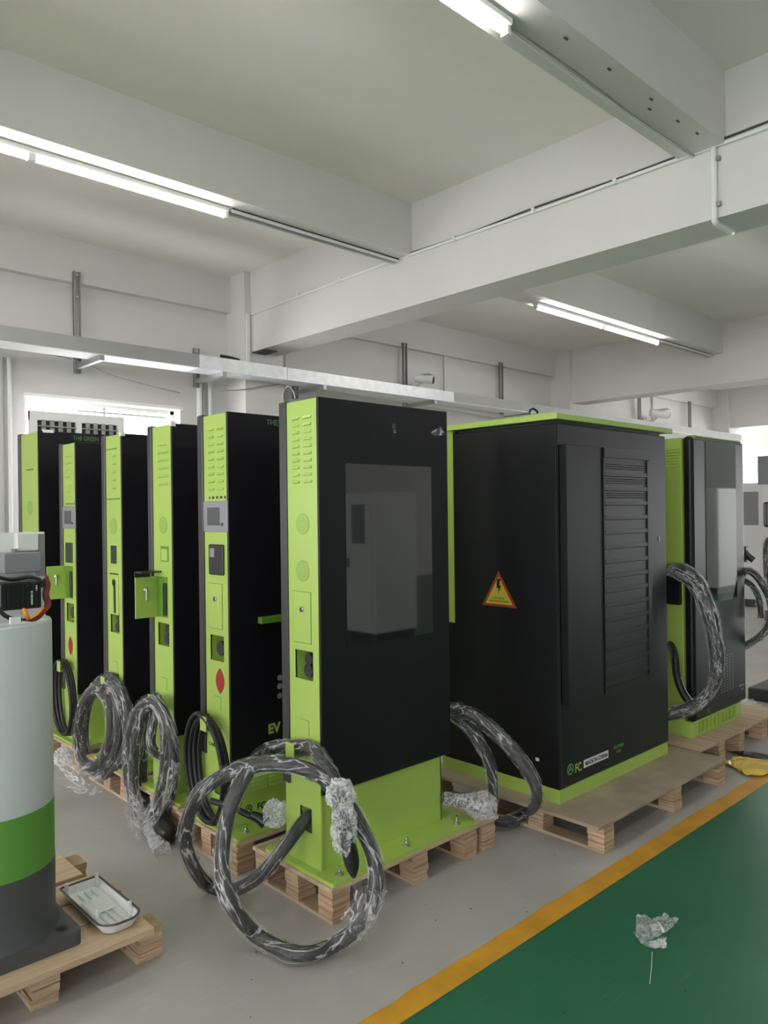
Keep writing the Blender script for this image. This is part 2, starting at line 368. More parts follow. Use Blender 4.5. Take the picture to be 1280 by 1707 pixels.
# joist nearest: conduits, drill marks
cj = thing('ceiling_conduit', 'thin pipe and sagging cable along the underside of the joist with drill marks', 'conduit', (3.4, 1.9, ZJ))
MB().tube(spline([(2.51, 1.915, ZJ-0.008), (3.4, 1.935, ZJ-0.008), (4.24, 1.925, ZJ-0.008)], 0.1), 0.0075, 8).build('pipe', 'white_plastic', cj)
MB().tube(spline([(2.51, 1.90, ZJ-0.012), (3.0, 1.89, ZJ-0.02), (3.6, 1.905, ZJ-0.022), (4.22, 1.905, ZJ-0.012)], 0.06), 0.004, 6).build('cable', 'steel', cj)
dm = None
for (x, y) in ((2.78, 1.80), (3.12, 1.795), (3.5, 1.79), (3.58, 1.84), (3.8, 1.80), (4.0, 1.79)):
    q = MB().box(x-0.012, x+0.012, y-0.004, y+0.004, ZJ-0.006, ZJ).build('drill_mark', 'dirt', ce)
# conduit along the deep beam
cb = thing('beam_conduit', 'pipe and cable clipped along the side of the deep main beam', 'conduit', (4.22, 3.5, 3.53))
zc0 = 3.545
MB().tube(spline([(4.228, 6.36, zc0-0.03), (4.228, 5.2, zc0-0.008), (4.228, 4.3, zc0), (4.228, 3.0, zc0-0.006), (4.228, 1.9, zc0), (4.228, 0.6, zc0)], 0.1), 0.011, 8).build('pipe', 'white_plastic', cb)
MB().tube(spline([(4.226, 4.3, zc0+0.015), (4.226, 3.6, zc0+0.004), (4.226, 3.0, zc0+0.018), (4.226, 2.4, zc0+0.012), (4.226, 1.9, zc0+0.02), (4.226, 1.2, zc0+0.035), (4.226, 0.6, zc0+0.03)], 0.08), 0.006, 6).build('cable', 'black_edge', cb)
for y in (5.6, 5.0, 3.7, 3.0, 2.4): MB().box(4.212, 4.24, y-0.012, y+0.012, zc0-0.018, zc0+0.016).build('clip', 'white_plastic', cb)
db = thing('drop_pipe', 'white pipe dropping down the deep beam and bent beneath its edge', 'pipe', (4.22, 1.80, 3.3))
MB().tube(spline([(4.226, 1.80, 3.55), (4.226, 1.80, 3.40), (4.226, 1.80, 3.18), (4.228, 1.80, 3.135), (4.27, 1.80, 3.125), (4.46, 1.80, 3.125)], 0.03), 0.017, 10).build('pipe', 'white_plastic', db, True)
for z in (3.47, 3.22): MB().box(4.215, 4.24, 1.765, 1.79, z-0.012, z+0.012).build('clip', 'steel', db)
vp_ = thing('wall_conduit', 'upright white trunking beside the deep beam end on the pillar', 'conduit', (4.19, 6.385, 3.2))
MB().box(4.175, 4.215, 6.375, 6.40, 2.95, 3.52, 0.004).build('trunking', 'white_plastic', vp_)
# peeled beam corner
MB().box(4.245, 4.40, 6.18, 6.39, ZB-0.012, ZB-0.0005).build('peeled_patch', 'dirt', ce)

# ------------------------------------------------------------------ cable tray on the back wall
TY0, TY1, TZ0, TZ1 = 6.12, 6.37, 2.868, 2.985
def tray_piece(x0, x1, material, label):
    t = thing('cable_tray', label, 'cable tray', ((x0+x1)/2, 6.25, TZ0), 'cable tray lengths along the back wall')
    MB().box(x0, x1, TY0, TY0+0.012, TZ0, TZ1).box(x0, x1, TY1-0.012, TY1, TZ0, TZ1).build('rail', material, t)
    MB().box(x0, x1, TY0, TY1, TZ0-0.006, TZ0).build('tray_bottom', 'galvanised' if material != 'tray_grey' else 'white_paint', t)
tray_piece(-1.0, 3.50, 'tray_grey', 'long matt grey cable tray above the bright window')
tray_piece(3.505, 4.47, 'galvanised', 'short shiny galvanised cable tray crossing the pillar')
tray_piece(4.475, 6.95, 'galvanised', 'galvanised cable tray between the pillar and the dome-nosed camera')
tray_piece(6.955, 9.6, 'tray_grey', 'dull grey cable tray beyond the first camera')
tray_piece(9.605, 15.5, 'tray_grey', 'cable tray behind the far kiosk')
def bracket(x, ztop, label, zbot=2.78):
    t = thing('tray_bracket', label, 'bracket', (x, 6.64, zbot), 'steel brackets carrying the cable tray')
    yb = WB if ztop > 3.58 else WB
    MB().box(x-0.028, x+0.028, WB-0.012, WB, zbot, ztop).box(x-0.028, x-0.02, WB-0.04, WB, zbot, ztop).box(x+0.02, x+0.028, WB-0.04, WB, zbot, ztop).build('upright', 'steel', t)
    MB().box(x-0.02, x+0.02, TY0, WB-0.01, TZ0-0.05, TZ0-0.008).build('arm', 'steel', t)
    for z in (ztop-0.03, ztop-0.22): MB().cyl((x, WB-0.012, z), (x, WB-0.03, z), 0.012, n=8).build('bolt', 'chrome', t)
for (pxx, ztop, lab) in ((128, 3.665, 'tall steel bracket on the wall above the bright window'), (326, 3.16, 'short black-topped bracket at the end of the grey tray'), (673, 3.62, 'tall bracket beside the dome-nosed camera'),
                    (833, 3.62, 'tall bracket behind the lime edge of the big cabinet'), (1063, 3.56, 'bracket just left of the bullet camera on the far wall'), (1147, 3.60, 'bracket behind the far kiosk')):
    bracket(PY(pxx, 620, WB).x, ztop, lab)
bracket(4.95, 2.92, 'bracket arm under the tray end above the tallest dark kiosk')
# small pipes on the wall
def wall_pipe(pts, r, label, m='white_plastic'):
    t = tag(MB().tube(spline(pts, 0.08), r, 8).build('wall_pipe', m, None, True), label, 'pipe'); return t
x = PY(15, 700, WY).x; wall_pipe([(x, WY-0.02, 2.86), (x, WY-0.02, 1.6), (x, WY-0.02, 0.3)], 0.018, 'white pipe running down the wall left of the window')
x = PY(10, 700, WY).x-0.02; wall_pipe([(x, WY-0.012, 2.86), (x, WY-0.012, 1.5), (x, WY-0.012, 0.3)], 0.006, 'thin grey cable running down beside the white wall pipe', 'tray_grey')
for i, pxx in enumerate((329, 337, 347)):
    x = PY(pxx, 640, WY).x; wall_pipe([(x, WY-0.03, 2.85), (x, WY-0.03, 1.9), (x, WY-0.03, 0.3)], (0.028, 0.008, 0.022)[i], ('wide white pipe right of the window', 'thin dark pipe between two white pipes right of the window', 'second white pipe right of the window, by the pillar')[i], ('white_plastic', 'steel', 'white_plastic')[i])
wall_pipe([PY(30, 574, 6.45), PY(80, 590, 6.5), PY(128, 602, 6.55), PY(200, 630, 6.6), PY(300, 655, 6.68)], 0.005, 'thin grey wire sagging across the wall below the tray', 'tray_grey')
wall_pipe([PY(352, 652, 6.38), PY(400, 650, 6.38), PY(440, 644, 6.38), PY(480, 638, 6.38)], 0.006, 'grey wire crossing the pillar below the shiny tray', 'tray_grey')
a_, b_ = PY(500, 638, 6.6), PY(870, 700, 6.6)
wall_pipe([a_, a_.lerp(b_, 0.5), b_], 0.03, 'white pipe on the wall below the galvanised tray')
# debris on tray
tag(MB().tube(spline([PY(368, 594, 6.2), PY(385, 597, 6.2), PY(398, 601, 6.22)], 0.02), 0.018, 8).build('black_bracket', 'black_plastic'), 'small black bracket lying on the shiny tray', 'bracket')

# ------------------------------------------------------------------ security cameras
def bullet_cam(p, d, size, label, dome):
    t = thing('security_camera', label, 'camera', p)
    p = Vector(p); d = Vector(d).normalized(); s = size
    MB().cyl((p.x, WB+0.07, p.z-0.1*s), (p.x, WB+0.01, p.z-0.1*s), 0.07*s, n=16).build('mount', 'white_plastic', t, True)
    MB().tube(spline([(p.x, WB+0.02, p.z-0.1*s), (p.x, WB-0.08, p.z-0.1*s), p], 0.02), 0.022*s, 8).build('arm', 'white_plastic', t, True)
    MB().cyl(p-d*0.15*s, p+d*0.13*s, 0.06*s, 0.062*s, n=20).build('body', 'white_plastic', t)
    MB().box(p.x-0.07*s, p.x+0.07*s, p.y-0.16*s, p.y+0.1*s, p.z+0.06*s, p.z+0.07*s).build('sun_shield', 'white_plastic', t)
    MB().cyl(p+d*0.13*s, p+d*0.145*s, 0.058*s, 0.05*s, n=20).build('lens', 'black_plastic', t)
bullet_cam(PY(708, 632, 6.42), (0.55, -0.8, -0.15), 0.8, 'white security camera with black lens on the wall by the first bracket', True)
bullet_cam(PY(1100, 690, 6.42), (0.8, -0.6, -0.12), 1.15, 'white bullet security camera on the far wall above the lime lid', False)

# ------------------------------------------------------------------ pallets
def block_mesh(mb, x0, x1, y0, y1, z0, z1, n=4):
    h = (z1-z0)/n
    for k in range(n):
        j = lambda: random.uniform(-0.003, 0.003)
        mb.box(x0+j(), x1+j(), y0+j(), y1+j(), z0+k*h, z0+(k+1)*h-0.0012)
def pallet(x0, x1, y0, y1, label, runners, ztop=0.14, deck='ply_top_x', bw=0.085, rows=3, inset=0.01):
    t = thing('wooden_pallet', label, 'pallet', ((x0+x1)/2, (y0+y1)/2, 0), 'wooden pallets under the machines')
    MB().box(x0, x1, y0, y1, ztop-0.016, ztop, 0.002).build('deck', deck, t)
    for xr in runners:
        MB().box(xr, xr+bw, y0+inset, y1-inset, 0, 0.014).build('bottom_board', 'ply_top_y', t)
        for k in range(rows):
            yy = y0+inset+(y1-y0-2*inset-bw)*k/(rows-1)
            mb = MB(); block_mesh(mb, xr, xr+bw, yy, yy+bw*1.0, 0.014, ztop-0.016); mb.build('block', 'ply_block', t)
    return t
# kiosk positions (front left corner of each body)
K = {6: (1.84, 2.32), 5: (1.80, 2.91), 4: (1.82, 3.455), 3: (1.83, 4.05), 2: (1.83, 4.70), 1: (1.80, 5.25)}
PL = {6: 'pallet under the dark kiosk with the large blank screen', 5: 'pallet under the kiosk with the bare black cable coil', 4: 'pallet beside the cable end on the floor, under the open-door kiosk',
      3: 'pallet under the kiosk with the keyhole slot', 2: 'pallet under the half-hidden kiosk with open lime door', 1: 'pallet under the tallest rear kiosk'}
for k, (x, y) in K.items():
    d = 0.55 if k > 1 else 0.66
    pallet(x-0.045, x+0.95, y-0.105, y-0.105+min(d, 0.53), PL[k], [x-0.035, x+0.40, x+0.72, x+0.85])
pallet(2.99, 4.33, 1.815, 2.90, 'wide pallet with worn plywood deck under the big dark cabinet', [3.05, 3.72, 4.25], deck='ply_worn', bw=0.085, rows=4)
pallet(4.36, 5.62, 1.975, 2.85, 'pallet under the far kiosk with slotted lime base', [4.64, 4.93, 5.3, 5.5], deck='ply_top_y', rows=3)

# ------------------------------------------------------------------ cables
def hose(parent, pts, r=0.026, wrap=0.036, crinkle=0.16, name='charging_cable', step=0.016, seed=1.0):
    sp = spline(pts, step)
    c = MB().tube(sp, r, 12).build(name, 'rubber_wrapped' if wrap else 'rubber', parent, True)
    if wrap:
        MB().tube(sp, lambda t: wrap, 16, crinkle, seed).build('plastic_wrap', 'film', c)
    return c
def coil(x, yc, zc, ry, rz, turns, dx, phase=90, lean=0.0, jitter=0.02, n=20):
    pts = []
    for k in range(int(turns*n)+1):
        t = R(phase)-2*math.pi*k/n; q = k/n
        pts.append((x+dx*q+jitter*math.sin(3.1*q+1), yc+(ry+jitter*math.sin(2.3*q))*math.cos(t)+lean*math.sin(t), zc+(rz+jitter*0.8*math.cos(1.7*q))*math.sin(t)))
    return pts

# ------------------------------------------------------------------ chargers
def kiosk(idx, label, ztop=2.0, w=0.745, d=0.25, side='lime', recess=True, cable_hole=True):
    x0, y0 = K[idx]; zb = 0.155
    t = thing('charging_kiosk', label, 'charger', (x0+w/2, y0+d/2, 0.14), 'dark and lime charging kiosks in a row')
    MB().box(x0-0.035, x0+w+0.07, y0-0.10, y0+d+0.10, 0.14, zb, 0.012, 2, True).build('base_plate', 'lime', t)
    for (bx, by) in ((x0+0.035, y0-0.055), (x0+0.40, y0-0.055), (x0+w-0.03, y0-0.055)):
        b = MB().cyl((bx, by, zb), (bx, by, zb+0.004), 0.017, n=14).build('washer', 'steel', t)
        MB().cyl((bx, by, zb+0.004), (bx, by, zb+0.014), 0.010, n=6).cyl((bx, by, zb+0.014), (bx, by, zb+0.034), 0.005, n=8).build('bolt', 'chrome', b)
    # side panel with openings
    ya, yb = y0+0.012, y0+d-0.045
    holes = []
    if recess: holes.append((y0+0.05, y0+0.165, 0.888, 1.002))
    if cable_hole: holes.append((y0+0.07, y0+0.145, 0.285, 0.38))
    t['ya'] = ya
    sp = wall_with_holes(MB(), ('x', x0), ya, yb, zb, ztop-0.004, holes, 0.008)
    for h in holes:     # folded inner walls of each opening
        dp = 0.10
        sp.box(x0+0.001, x0+dp, h[0]-0.004, h[0], h[2], h[3]).box(x0+0.001, x0+dp, h[1], h[1]+0.004, h[2], h[3])
        sp.box(x0+0.001, x0+dp, h[0], h[1], h[2]-0.004, h[2]).box(x0+0.001, x0+dp, h[0], h[1], h[3], h[3]+0.004).box(x0+dp, x0+dp+0.004, h[0], h[1], h[2], h[3])
    sp.build('side_panel', side, t)
    bd = MB()
    bd.box(x0+0.002, x0+w-0.045, y0+0.022, y0+0.028, zb, 0.52).box(x0+0.002, x0+w-0.045, yb-0.006, yb, zb, 0.52)
    bd.box(x0+w-0.05, x0+w-0.045, y0+0.022, yb, zb, 0.52)
    bd.box(x0+0.006, x0+w-0.006, ya, yb, ztop-0.008, ztop-0.003).box(x0+w-0.012, x0+w-0.006, ya, yb, 0.45, ztop-0.004)
    bd.box(x0+0.002, x0+0.012, y0+0.0125, y0+0.03, 0.45, ztop-0.005).box(x0+0.13, x0+w-0.06, y0+0.03, yb-0.006, zb, ztop-0.01)
    bd.build('body', side, t)
    MB().box(x0-0.002, x0+w, y0, y0+0.0125, 0.45, ztop, 0.003).build('front_panel', 'black_panel', t)
    MB().box(x0-0.010, x0+w, yb, y0+d, 0.45, ztop+0.004, 0.006).build('back_panel', 'black_edge', t)
    MB().box(x0+0.0, x0+0.06, yb, y0+d-0.01, zb, 0.45).build('rear_plinth', side, t)
    # hook that carries the cable
    hy = y0+0.105
    MB().box(x0-0.075, x0, hy-0.022, hy+0.022, 0.588, 0.594).box(x0-0.078, x0-0.074, hy-0.026, hy+0.026, 0.588, 0.652).build('cable_hook', side, t)
    return t
def louvers(t, x0, y0, rows, cols, z0, z1, wide):
    first = None
    for (ya, yb) in cols:
        for k in range(rows):
            z = z0+(z1-z0)*k/(rows-1); w2 = (yb-ya)/2
            if first is None or first[1] != round(w2, 3):
                o = MB().prism([(0, -w2, -0.004), (-0.006, -w2*0.85, 0.002), (0, -w2, 0.006)], (0, 0, 0)) if 0 else MB()
                o.add([(0, -w2, -0.005), (0, w2, -0.005), (-0.009, -w2*0.86, -0.003), (-0.009, w2*0.86, -0.003), (0, -w2, 0.008), (0, w2, 0.008)], [(0, 1, 3, 2), (2, 3, 5, 4), (0, 2, 4), (1, 5, 3)])
                ob = o.build('louver', 'lime', t); first = (ob, round(w2, 3)); ob.location = Vector((x0, (ya+yb)/2, z))-t.location-Vector((0, 0, 0))
                me = ob.data; off = t.location
                for v in me.vertices: v.co += off
            else: share(first[0], 'louver', (x0, (ya+yb)/2, z), t)
def speaker(t, x0, yc, zc, r=0.043):
    mb = MB().cyl((x0-0.0005, yc, zc), (x0-0.0015, yc, zc), r, n=24); o = mb.build('speaker_grille', 'lime', t)
    dots = MB()
    for ring in range(1, 6):
        rr = r*ring/5.4; n = ring*6
        for k in range(n):
            a = 2*math.pi*(k+0.5*(ring % 2))/n; q = Vector((x0-0.0016, yc+rr*math.cos(a), zc+rr*math.sin(a)))
            dots.cyl(q, q-Vector((0.0005, 0, 0)), 0.0024, n=6)
    dots.build('perforations', 'lime_dark', o)
def door(t, x0, y0, opened=False, lockmat='chrome', z0=1.033, z1=1.235):
    if not opened:
        MB().box(x0-0.0015, x0, y0+0.058, y0+0.177, z0-0.002, z1+0.002).build('door_gap', 'lime_dark', t)
        dd = MB().box(x0-0.003, x0, y0+0.060, y0+0.175, z0, z1, 0.001).build('door', 'lime', t)
        l = MB().cyl((x0-0.003, y0+0.112, 1.166), (x0-0.009, y0+0.112, 1.166), 0.011, n=16).build('lock', lockmat, dd, True)
        MB().cyl((x0-0.009, y0+0.112, 1.166), (x0-0.0095, y0+0.112, 1.166), 0.006, n=12).build('keyhole', 'black_plastic', t)
    else:
        MB().box(x0-0.0012, x0, y0+0.060, y0+0.170, z0, z1).build('door_opening', 'lime_dark', t)
        MB().box(x0-0.012, x0-0.001, y0+0.066, y0+0.092, z0+0.01, z1-0.03, 0.004).build('switch_unit', 'black_plastic', t)
        dd = MB().box(x0-0.118, x0-0.002, y0+0.172, y0+0.179, z0-0.005, z1+0.0, 0.002).box(x0-0.03, x0-0.002, y0+0.150, y0+0.172, z1-0.006, z1).build('door', 'lime', t)
        l = MB().cyl((x0-0.065, y0+0.172, 1.17), (x0-0.065, y0+0.160, 1.17), 0.012, n=14).build('lock', 'chrome', dd, True)
        MB().box(x0-0.071, x0-0.059, y0+0.150, y0+0.162, 1.115, 1.18, 0.004).build('latch', 'steel', dd)
def holster(t, x0, y0, two=True):
    yc = y0+0.098
    if two:
        mb = MB().cyl((x0+0.099, yc, 0.968), (x0+0.015, yc, 0.968), 0.024, n=18).cyl((x0+0.099, yc, 0.922), (x0+0.012, yc, 0.922), 0.028, n=18).box(x0+0.03, x0+0.095, yc-0.045, yc, 0.893, 0.995, 0.004)
    else:
        mb = MB().cyl((x0+0.099, yc-0.01, 0.945), (x0+0.004, yc-0.01, 0.945), 0.032, n=20).box(x0+0.02, x0+0.095, yc-0.045, yc-0.01, 0.915, 0.985, 0.004)
    mb.build('connector_holster', 'black_plastic', t)
def diamond(t, x0, yc, zc, h=0.058, w=0.036):
    pts = []
    for s in (1, -1):
        for k in range(8):
            q = k/8; z = s*h*(1-2*q); pts.append((x0-0.002, yc+s*w*math.sin(math.pi*q)**0.8*(1 if s == 1 else 1), zc+z))
    MB().prism(pts, (0.0015, 0, 0)).build('warning_diamond', 'red', t)
def display(t, x0, y0):
    MB().box(x0-0.005, x0, y0+0.002, y0+0.206, 1.468, 1.607, 0.002).build('display_panel', 'grey_panel', t)
    MB().box(x0-0.007, x0-0.004, y0+0.066, y0+0.170, 1.498, 1.578, 0.001).build('display_screen', 'dark_grey', t)
    MB().cyl((x0-0.005, y0+0.045, 1.502), (x0-0.009, y0+0.045, 1.502), 0.008, n=12).build('button', 'dark_grey', t)
    o = MB().box(x0-0.002, x0, y0+0.02, y0+0.16, 1.617, 1.628)
    o.build('vent_strip', 'black_plastic', t)
    for k in range(4): MB().box(x0-0.003, x0, y0+0.03+0.034*k, y0+0.044+0.034*k, 1.617, 1.628).build('vent_rib', 'lime', t)
def cable_slot(t, x0, y0):
    MB().box(x0-0.001, x0, y0+0.08, y0+0.135, 0.725, 0.727).box(x0-0.001, x0, y0+0.08, y0+0.0815, 0.665, 0.727).build('slot_fold', 'lime_dark', t)

def print_bars(t, pos, facing, length, h, material, seed=1):
    rnd = random.Random(seed); mb = MB(); u = 0.0; p = Vector(pos)
    while u < length-h*0.3:
        wd = min(h*rnd.uniform(0.35, 0.7), length-u)
        if facing == '-y': mb.box(p.x+u, p.x+u+wd, p.y-0.0005, p.y, p.z, p.z+h)
        elif facing == '-x': mb.box(p.x-0.0005, p.x, p.y-u-wd, p.y-u, p.z, p.z+h)
        else: mb.box(p.x, p.x+h, p.y-0.0005, p.y, p.z-u-wd, p.z-u)
        u += wd+h*rnd.uniform(0.15, 0.5)
    o = mb.build('fine_print', material, t); o['kind'] = 'stuff'; return o
# ---- K6, the kiosk with the large screen
t6 = kiosk(6, 'dark kiosk with a large blank screen and big wrapped cable loops on the floor'); x0, y0 = K[6]
louvers(t6, x0, y0, 10, [(y0+0.122, y0+0.166), (y0+0.042, y0+0.092)], 1.672, 1.926, 0.04)
speaker(t6, x0, y0+0.106, 1.505); speaker(t6, x0, y0+0.108, 1.318); door(t6, x0, y0); holster(t6, x0, y0); cable_slot(t6, x0, y0)
MB().box(1.973, 2.472, y0-0.0022, y0+0.001, 1.012, 1.745).build('screen', 'glass_black', t6)
text('CONNECTOR 1', 0.021, (x0-0.001, y0+0.19, 0.494), '-x', 'black_plastic', t6, squeeze=0.95)
MB().tube(spline([PX(470, 664, 1.93), PX(474, 650, 1.93), PX(481, 644, 1.93), PX(488, 652, 1.93), PX(492, 664, 1.93)], 0.01), 0.0025, 6).build('lifting_wire', 'steel', t6)
# light reflections on the black front, painted in as thin pale patches
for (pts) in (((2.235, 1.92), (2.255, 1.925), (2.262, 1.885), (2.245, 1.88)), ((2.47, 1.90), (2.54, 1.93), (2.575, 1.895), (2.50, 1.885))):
    MB().prism([(a, y0-0.0006, b) for a, b in pts], (0, -0.0006, 0)).build('scrap_and_glint', 'film', t6)
hx = x0-0.04
main = [(1.90, 2.43, 0.335), (1.84, 2.43, 0.33), PD(478, 1407, 2.96), PD(430, 1462, 2.95), PZ(385, 1484, 0.04), PZ(345, 1474, 0.045), PD(318, 1435, 2.98), PD(309, 1390, 2.95), PD(328, 1330, 2.90), PD(376, 1291, 2.86), PD(440, 1274, 2.82), PD(505, 1280, 2.79), PD(556, 1312, 2.77),
        PD(600, 1375, 2.73), PD(627, 1450, 2.69), PD(613, 1525, 2.64), PZ(560, 1573, 0.043), PZ(500, 1590, 0.04), PZ(430, 1561, 0.045), PD(385, 1505, 2.64), PD(370, 1440, 2.68), PD(380, 1360, 2.74), PD(408, 1295, 2.80), PX(446, 1252, 1.785), (hx+0.002, y0+0.105, 0.630), PX(524, 1252, 1.80), PD(548, 1290, 2.80), PD(560, 1318, 2.72)]
c6 = hose(t6, main, 0.026, 0.0345, 0.11, seed=2)
lump(PD(568, 1325, 2.66), 0.050, 0.050, 0.055, 0.3, 3.0).build('bubble_wrap', 'bubble', c6)
lump(PD(573, 1378, 2.66), 0.046, 0.046, 0.105, 0.25, 8.0).build('bubble_wrap', 'bubble', c6)
cn = MB().tube(spline([PD(564, 1320, 2.67), PD(573, 1380, 2.66), PD(584, 1425, 2.66), PD(590, 1463, 2.66)], 0.01), lambda q: 0.028 if q < 0.75 else 0.028*(1-((q-0.75)/0.25)**2*0.75), 14).build('connector', 'black_plastic', c6, True)
# loose film around the big loop
hose_f = MB().tube(spline([PD(616, 1480, 2.65), PD(606, 1520, 2.645), PD(585, 1548, 2.63)], 0.012), 0.055, 14, 0.3, 5).build('plastic_wrap', 'film', c6)
# second cable on the far side of K6
back = [(2.57, 2.42, 0.62), PD(770, 1185, 3.60), PD(815, 1212, 3.55), PD(858, 1255, 3.50), PD(888, 1300, 3.47), PD(894, 1332, 3.50), PZ(878, 1356, 0.045), PZ(845, 1370, 0.042), PZ(810, 1365, 0.042)]
c6b = hose(t6, back, 0.026, 0.036, 0.11, seed=9)
c6c = hose(t6, [PD(752, 1190, 3.64), PD(788, 1222, 3.62), PD(812, 1265, 3.60), PD(822, 1310, 3.62), PD(816, 1350, 3.64)], 0.024, 0.033, 0.11, seed=11)
q0, q1 = PD(738, 1330, 3.44), PD(826, 1348, 3.44)
MB().tube([q0.lerp(q1, k/9) for k in range(10)], lambda q: 0.030+0.006*q if q < 0.4 else 0.034+0.040*(q-0.4)/0.35 if q < 0.75 else 0.074-0.12*(q-0.75), 20, 0.10, 4, False).build('bubble_wrap', 'bubble', c6b)
MB().tube([q0.lerp(q1, k/6*0.7) for k in range(7)], lambda q: 0.022+0.012*q, 14).build('connector', 'rubber_wrapped', c6b, True)

# ---- K5
t5 = kiosk(5, 'kiosk with grey display, red diamond sticker and a bare black cable coil'); x0, y0 = K[5]
louvers(t5, x0, y0, 9, [(y0+0.115, y0+0.160), (y0+0.035, y0+0.085)], 1.66, 1.93, 0.04)
display(t5, x0, y0); holster(t5, x0, y0, False); diamond(t5, x0, y0+0.085, 0.80); cable_slot(t5, x0, y0); door(t5, x0, y0)
MB().box(x0-0.012, x0, y0+0.036, y0+0.157, 1.275, 1.412, 0.005).build('card_reader', 'black_plastic', t5)
MB().box(x0-0.014, x0-0.012, y0+0.10, y0+0.14, 1.355, 1.395).build('reader_lens', 'grey_panel', t5)
text('THE', 0.036, (2.005, y0-0.001, 1.955), '-y', 'grey_green', t5)
for zz in (1130, 1144, 1160): p = PY(465, zz, y0); MB().cyl((p.x+0.004, y0, p.z), (p.x+0.004, y0-0.001, p.z), 0.014, n=14).build('white_mark', 'grey_panel', t5)
text('EV', 0.060, (1.995, y0-0.001, 0.540), '-y', 'lime', t5, bold=0.0028)
MB().box(1.945, 2.30, y0-0.03, y0, 1.049, 1.080, 0.003).build('front_ledge', 'lime_dark', t5)
first = None
for (a, b) in ((1.921, 2.0), (2.013, 2.085)):
    for k in range(4):
        z = 0.297+0.019*k
        MB().add([(a, y0+0.022, z-0.004), (b, y0+0.022, z-0.004), (a+0.004, y0+0.012, z-0.002), (b-0.004, y0+0.012, z-0.002), (a, y0+0.022, z+0.008), (b, y0+0.022, z+0.008)], [(0, 1, 3, 2), (2, 3, 5, 4), (0, 2, 4), (1, 5, 3)]).build('louver', 'lime', t5)
text('FC', 0.040, (1.945, y0+0.0215, 0.20), '-y', 'black_plastic', t5, bold=0.001)
def emblem(t, x, y, z, r, m):
    pts = [(x+r*math.cos(a*math.pi/12), y, z+r*math.sin(a*math.pi/12)) for a in range(25)]
    MB().tube(pts, r*0.12, 5, caps=False).tube([(x-r*0.6, y, z-r*0.5), (x, y, z+r*0.7)], r*0.1, 5).tube([(x+r*0.6, y, z-r*0.5), (x, y, z+r*0.7)], r*0.1, 5).tube([(x-r*0.5, y, z), (x+r*0.5, y, z)], r*0.1, 5).build('emblem', m, t)
emblem(t5, 1.90, y0+0.0215, 0.217, 0.017, 'black_plastic')
text('CONNECTOR 2', 0.021, (x0-0.001, y0+0.19, 0.494), '-x', 'black_plastic', t5, squeeze=0.95)
for i in range(4):
    pts = coil(x0-0.03-0.012*i, y0+0.105+0.008*i, 0.405+0.012*(i % 2), 0.125+0.012*i, 0.215+0.006*i, 1.0, 0.0, 90, 0.02, 0.004, 28)
    hose(t5, pts, 0.0115, None, name='charging_cable')
hose(t5, [PD(352, 1335, 3.25), PD(385, 1345, 3.18), PD(410, 1357, 3.17), PD(432, 1368, 3.16)], 0.013, None)
cn5 = MB().tube(spline([PD(418, 1358, 3.165), PD(432, 1364, 3.16), PD(443, 1372, 3.155)], 0.01), lambda q: 0.016+0.012*q, 12).build('connector', 'black_plastic', t5, True)
lump(PD(459, 1356, 3.14), 0.052, 0.05, 0.055, 0.3, 21).build('bubble_wrap', 'bubble', cn5)

# ---- K4
t4 = kiosk(4, 'kiosk with a small lime door swung open and cable end lying on the floor'); x0, y0 = K[4]
louvers(t4, x0, y0, 6, [(y0+0.034, y0+0.147)], 1.70, 1.90, 0.1)
speaker(t4, x0, y0+0.098, 1.495); door(t4, x0, y0, True); holster(t4, x0, y0); cable_slot(t4, x0, y0)
MB().box(x0-0.0015, x0, y0+0.045, y0+0.128, 1.312, 1.390).build('card_window', 'lime_dark', t4)
MB().box(x0-0.004, x0, y0+0.055, y0+0.118, 1.318, 1.375, 0.001).build('card_slot', 'lime', t4)
MB().box(x0-0.11, x0, y0+0.12, y0+0.20, 1.256, 1.264, 0.002).box(x0-0.11, x0-0.03, y0+0.19, y0+0.20, 1.225, 1.256).build('rain_hood', 'black_edge', t4)
MB().box(x0-0.004, x0+0.02, y0-0.004, y0+0.02, 1.985, 2.008).build('corner_pad', 'white_plastic', t4)
p4 = coil(x0-0.03, y0+0.115, 0.335, 0.19, 0.305, 2.55, -0.035, 95, -0.06, 0.028, 20)
p4 = [Vector((1.9, y0+0.105, 0.33)), Vector((x0, y0+0.105, 0.33)), Vector((x0-0.06, y0+0.14, 0.40))]+[Vector(p) for p in p4[2:]]
p4 = [Vector((p.x, p.y, max(p.z, 0.045))) for p in p4]
c4 = hose(t4, p4, 0.024, 0.0325, 0.12, seed=31)
MB().tube(spline([PD(228, 1330, 3.55), PD(222, 1350, 3.53), PZ(226, 1372, 0.05), PD(238, 1360, 3.5)], 0.015), 0.034, 12, 0.25, 33).build('plastic_wrap', 'film', c4)
MB().tube(spline([PD(288, 1270, 3.55), PD(275, 1320, 3.5), PD(252, 1365, 3.47), PZ(233, 1390, 0.04)], 0.015), lambda q: 0.040-0.015*q, 12, 0.2, 35).build('plastic_wrap', 'film', c4)
MB().tube(spline([PZ(247, 1378, 0.045), PZ(258, 1398, 0.03), PZ(272, 1418, 0.025)], 0.015), lambda q: 0.024+0.014*q, 12, 0.3, 37).build('bubble_wrap', 'bubble', c4)
a, b = PZ(262, 1362, 0.08), PZ(285, 1395, 0.05)
MB().tube([a, a.lerp(b, 0.3), a.lerp(b, 0.8), b], lambda q: 0.045 if q < 0.8 else 0.03, 16).build('connector', 'black_plastic', c4, True)

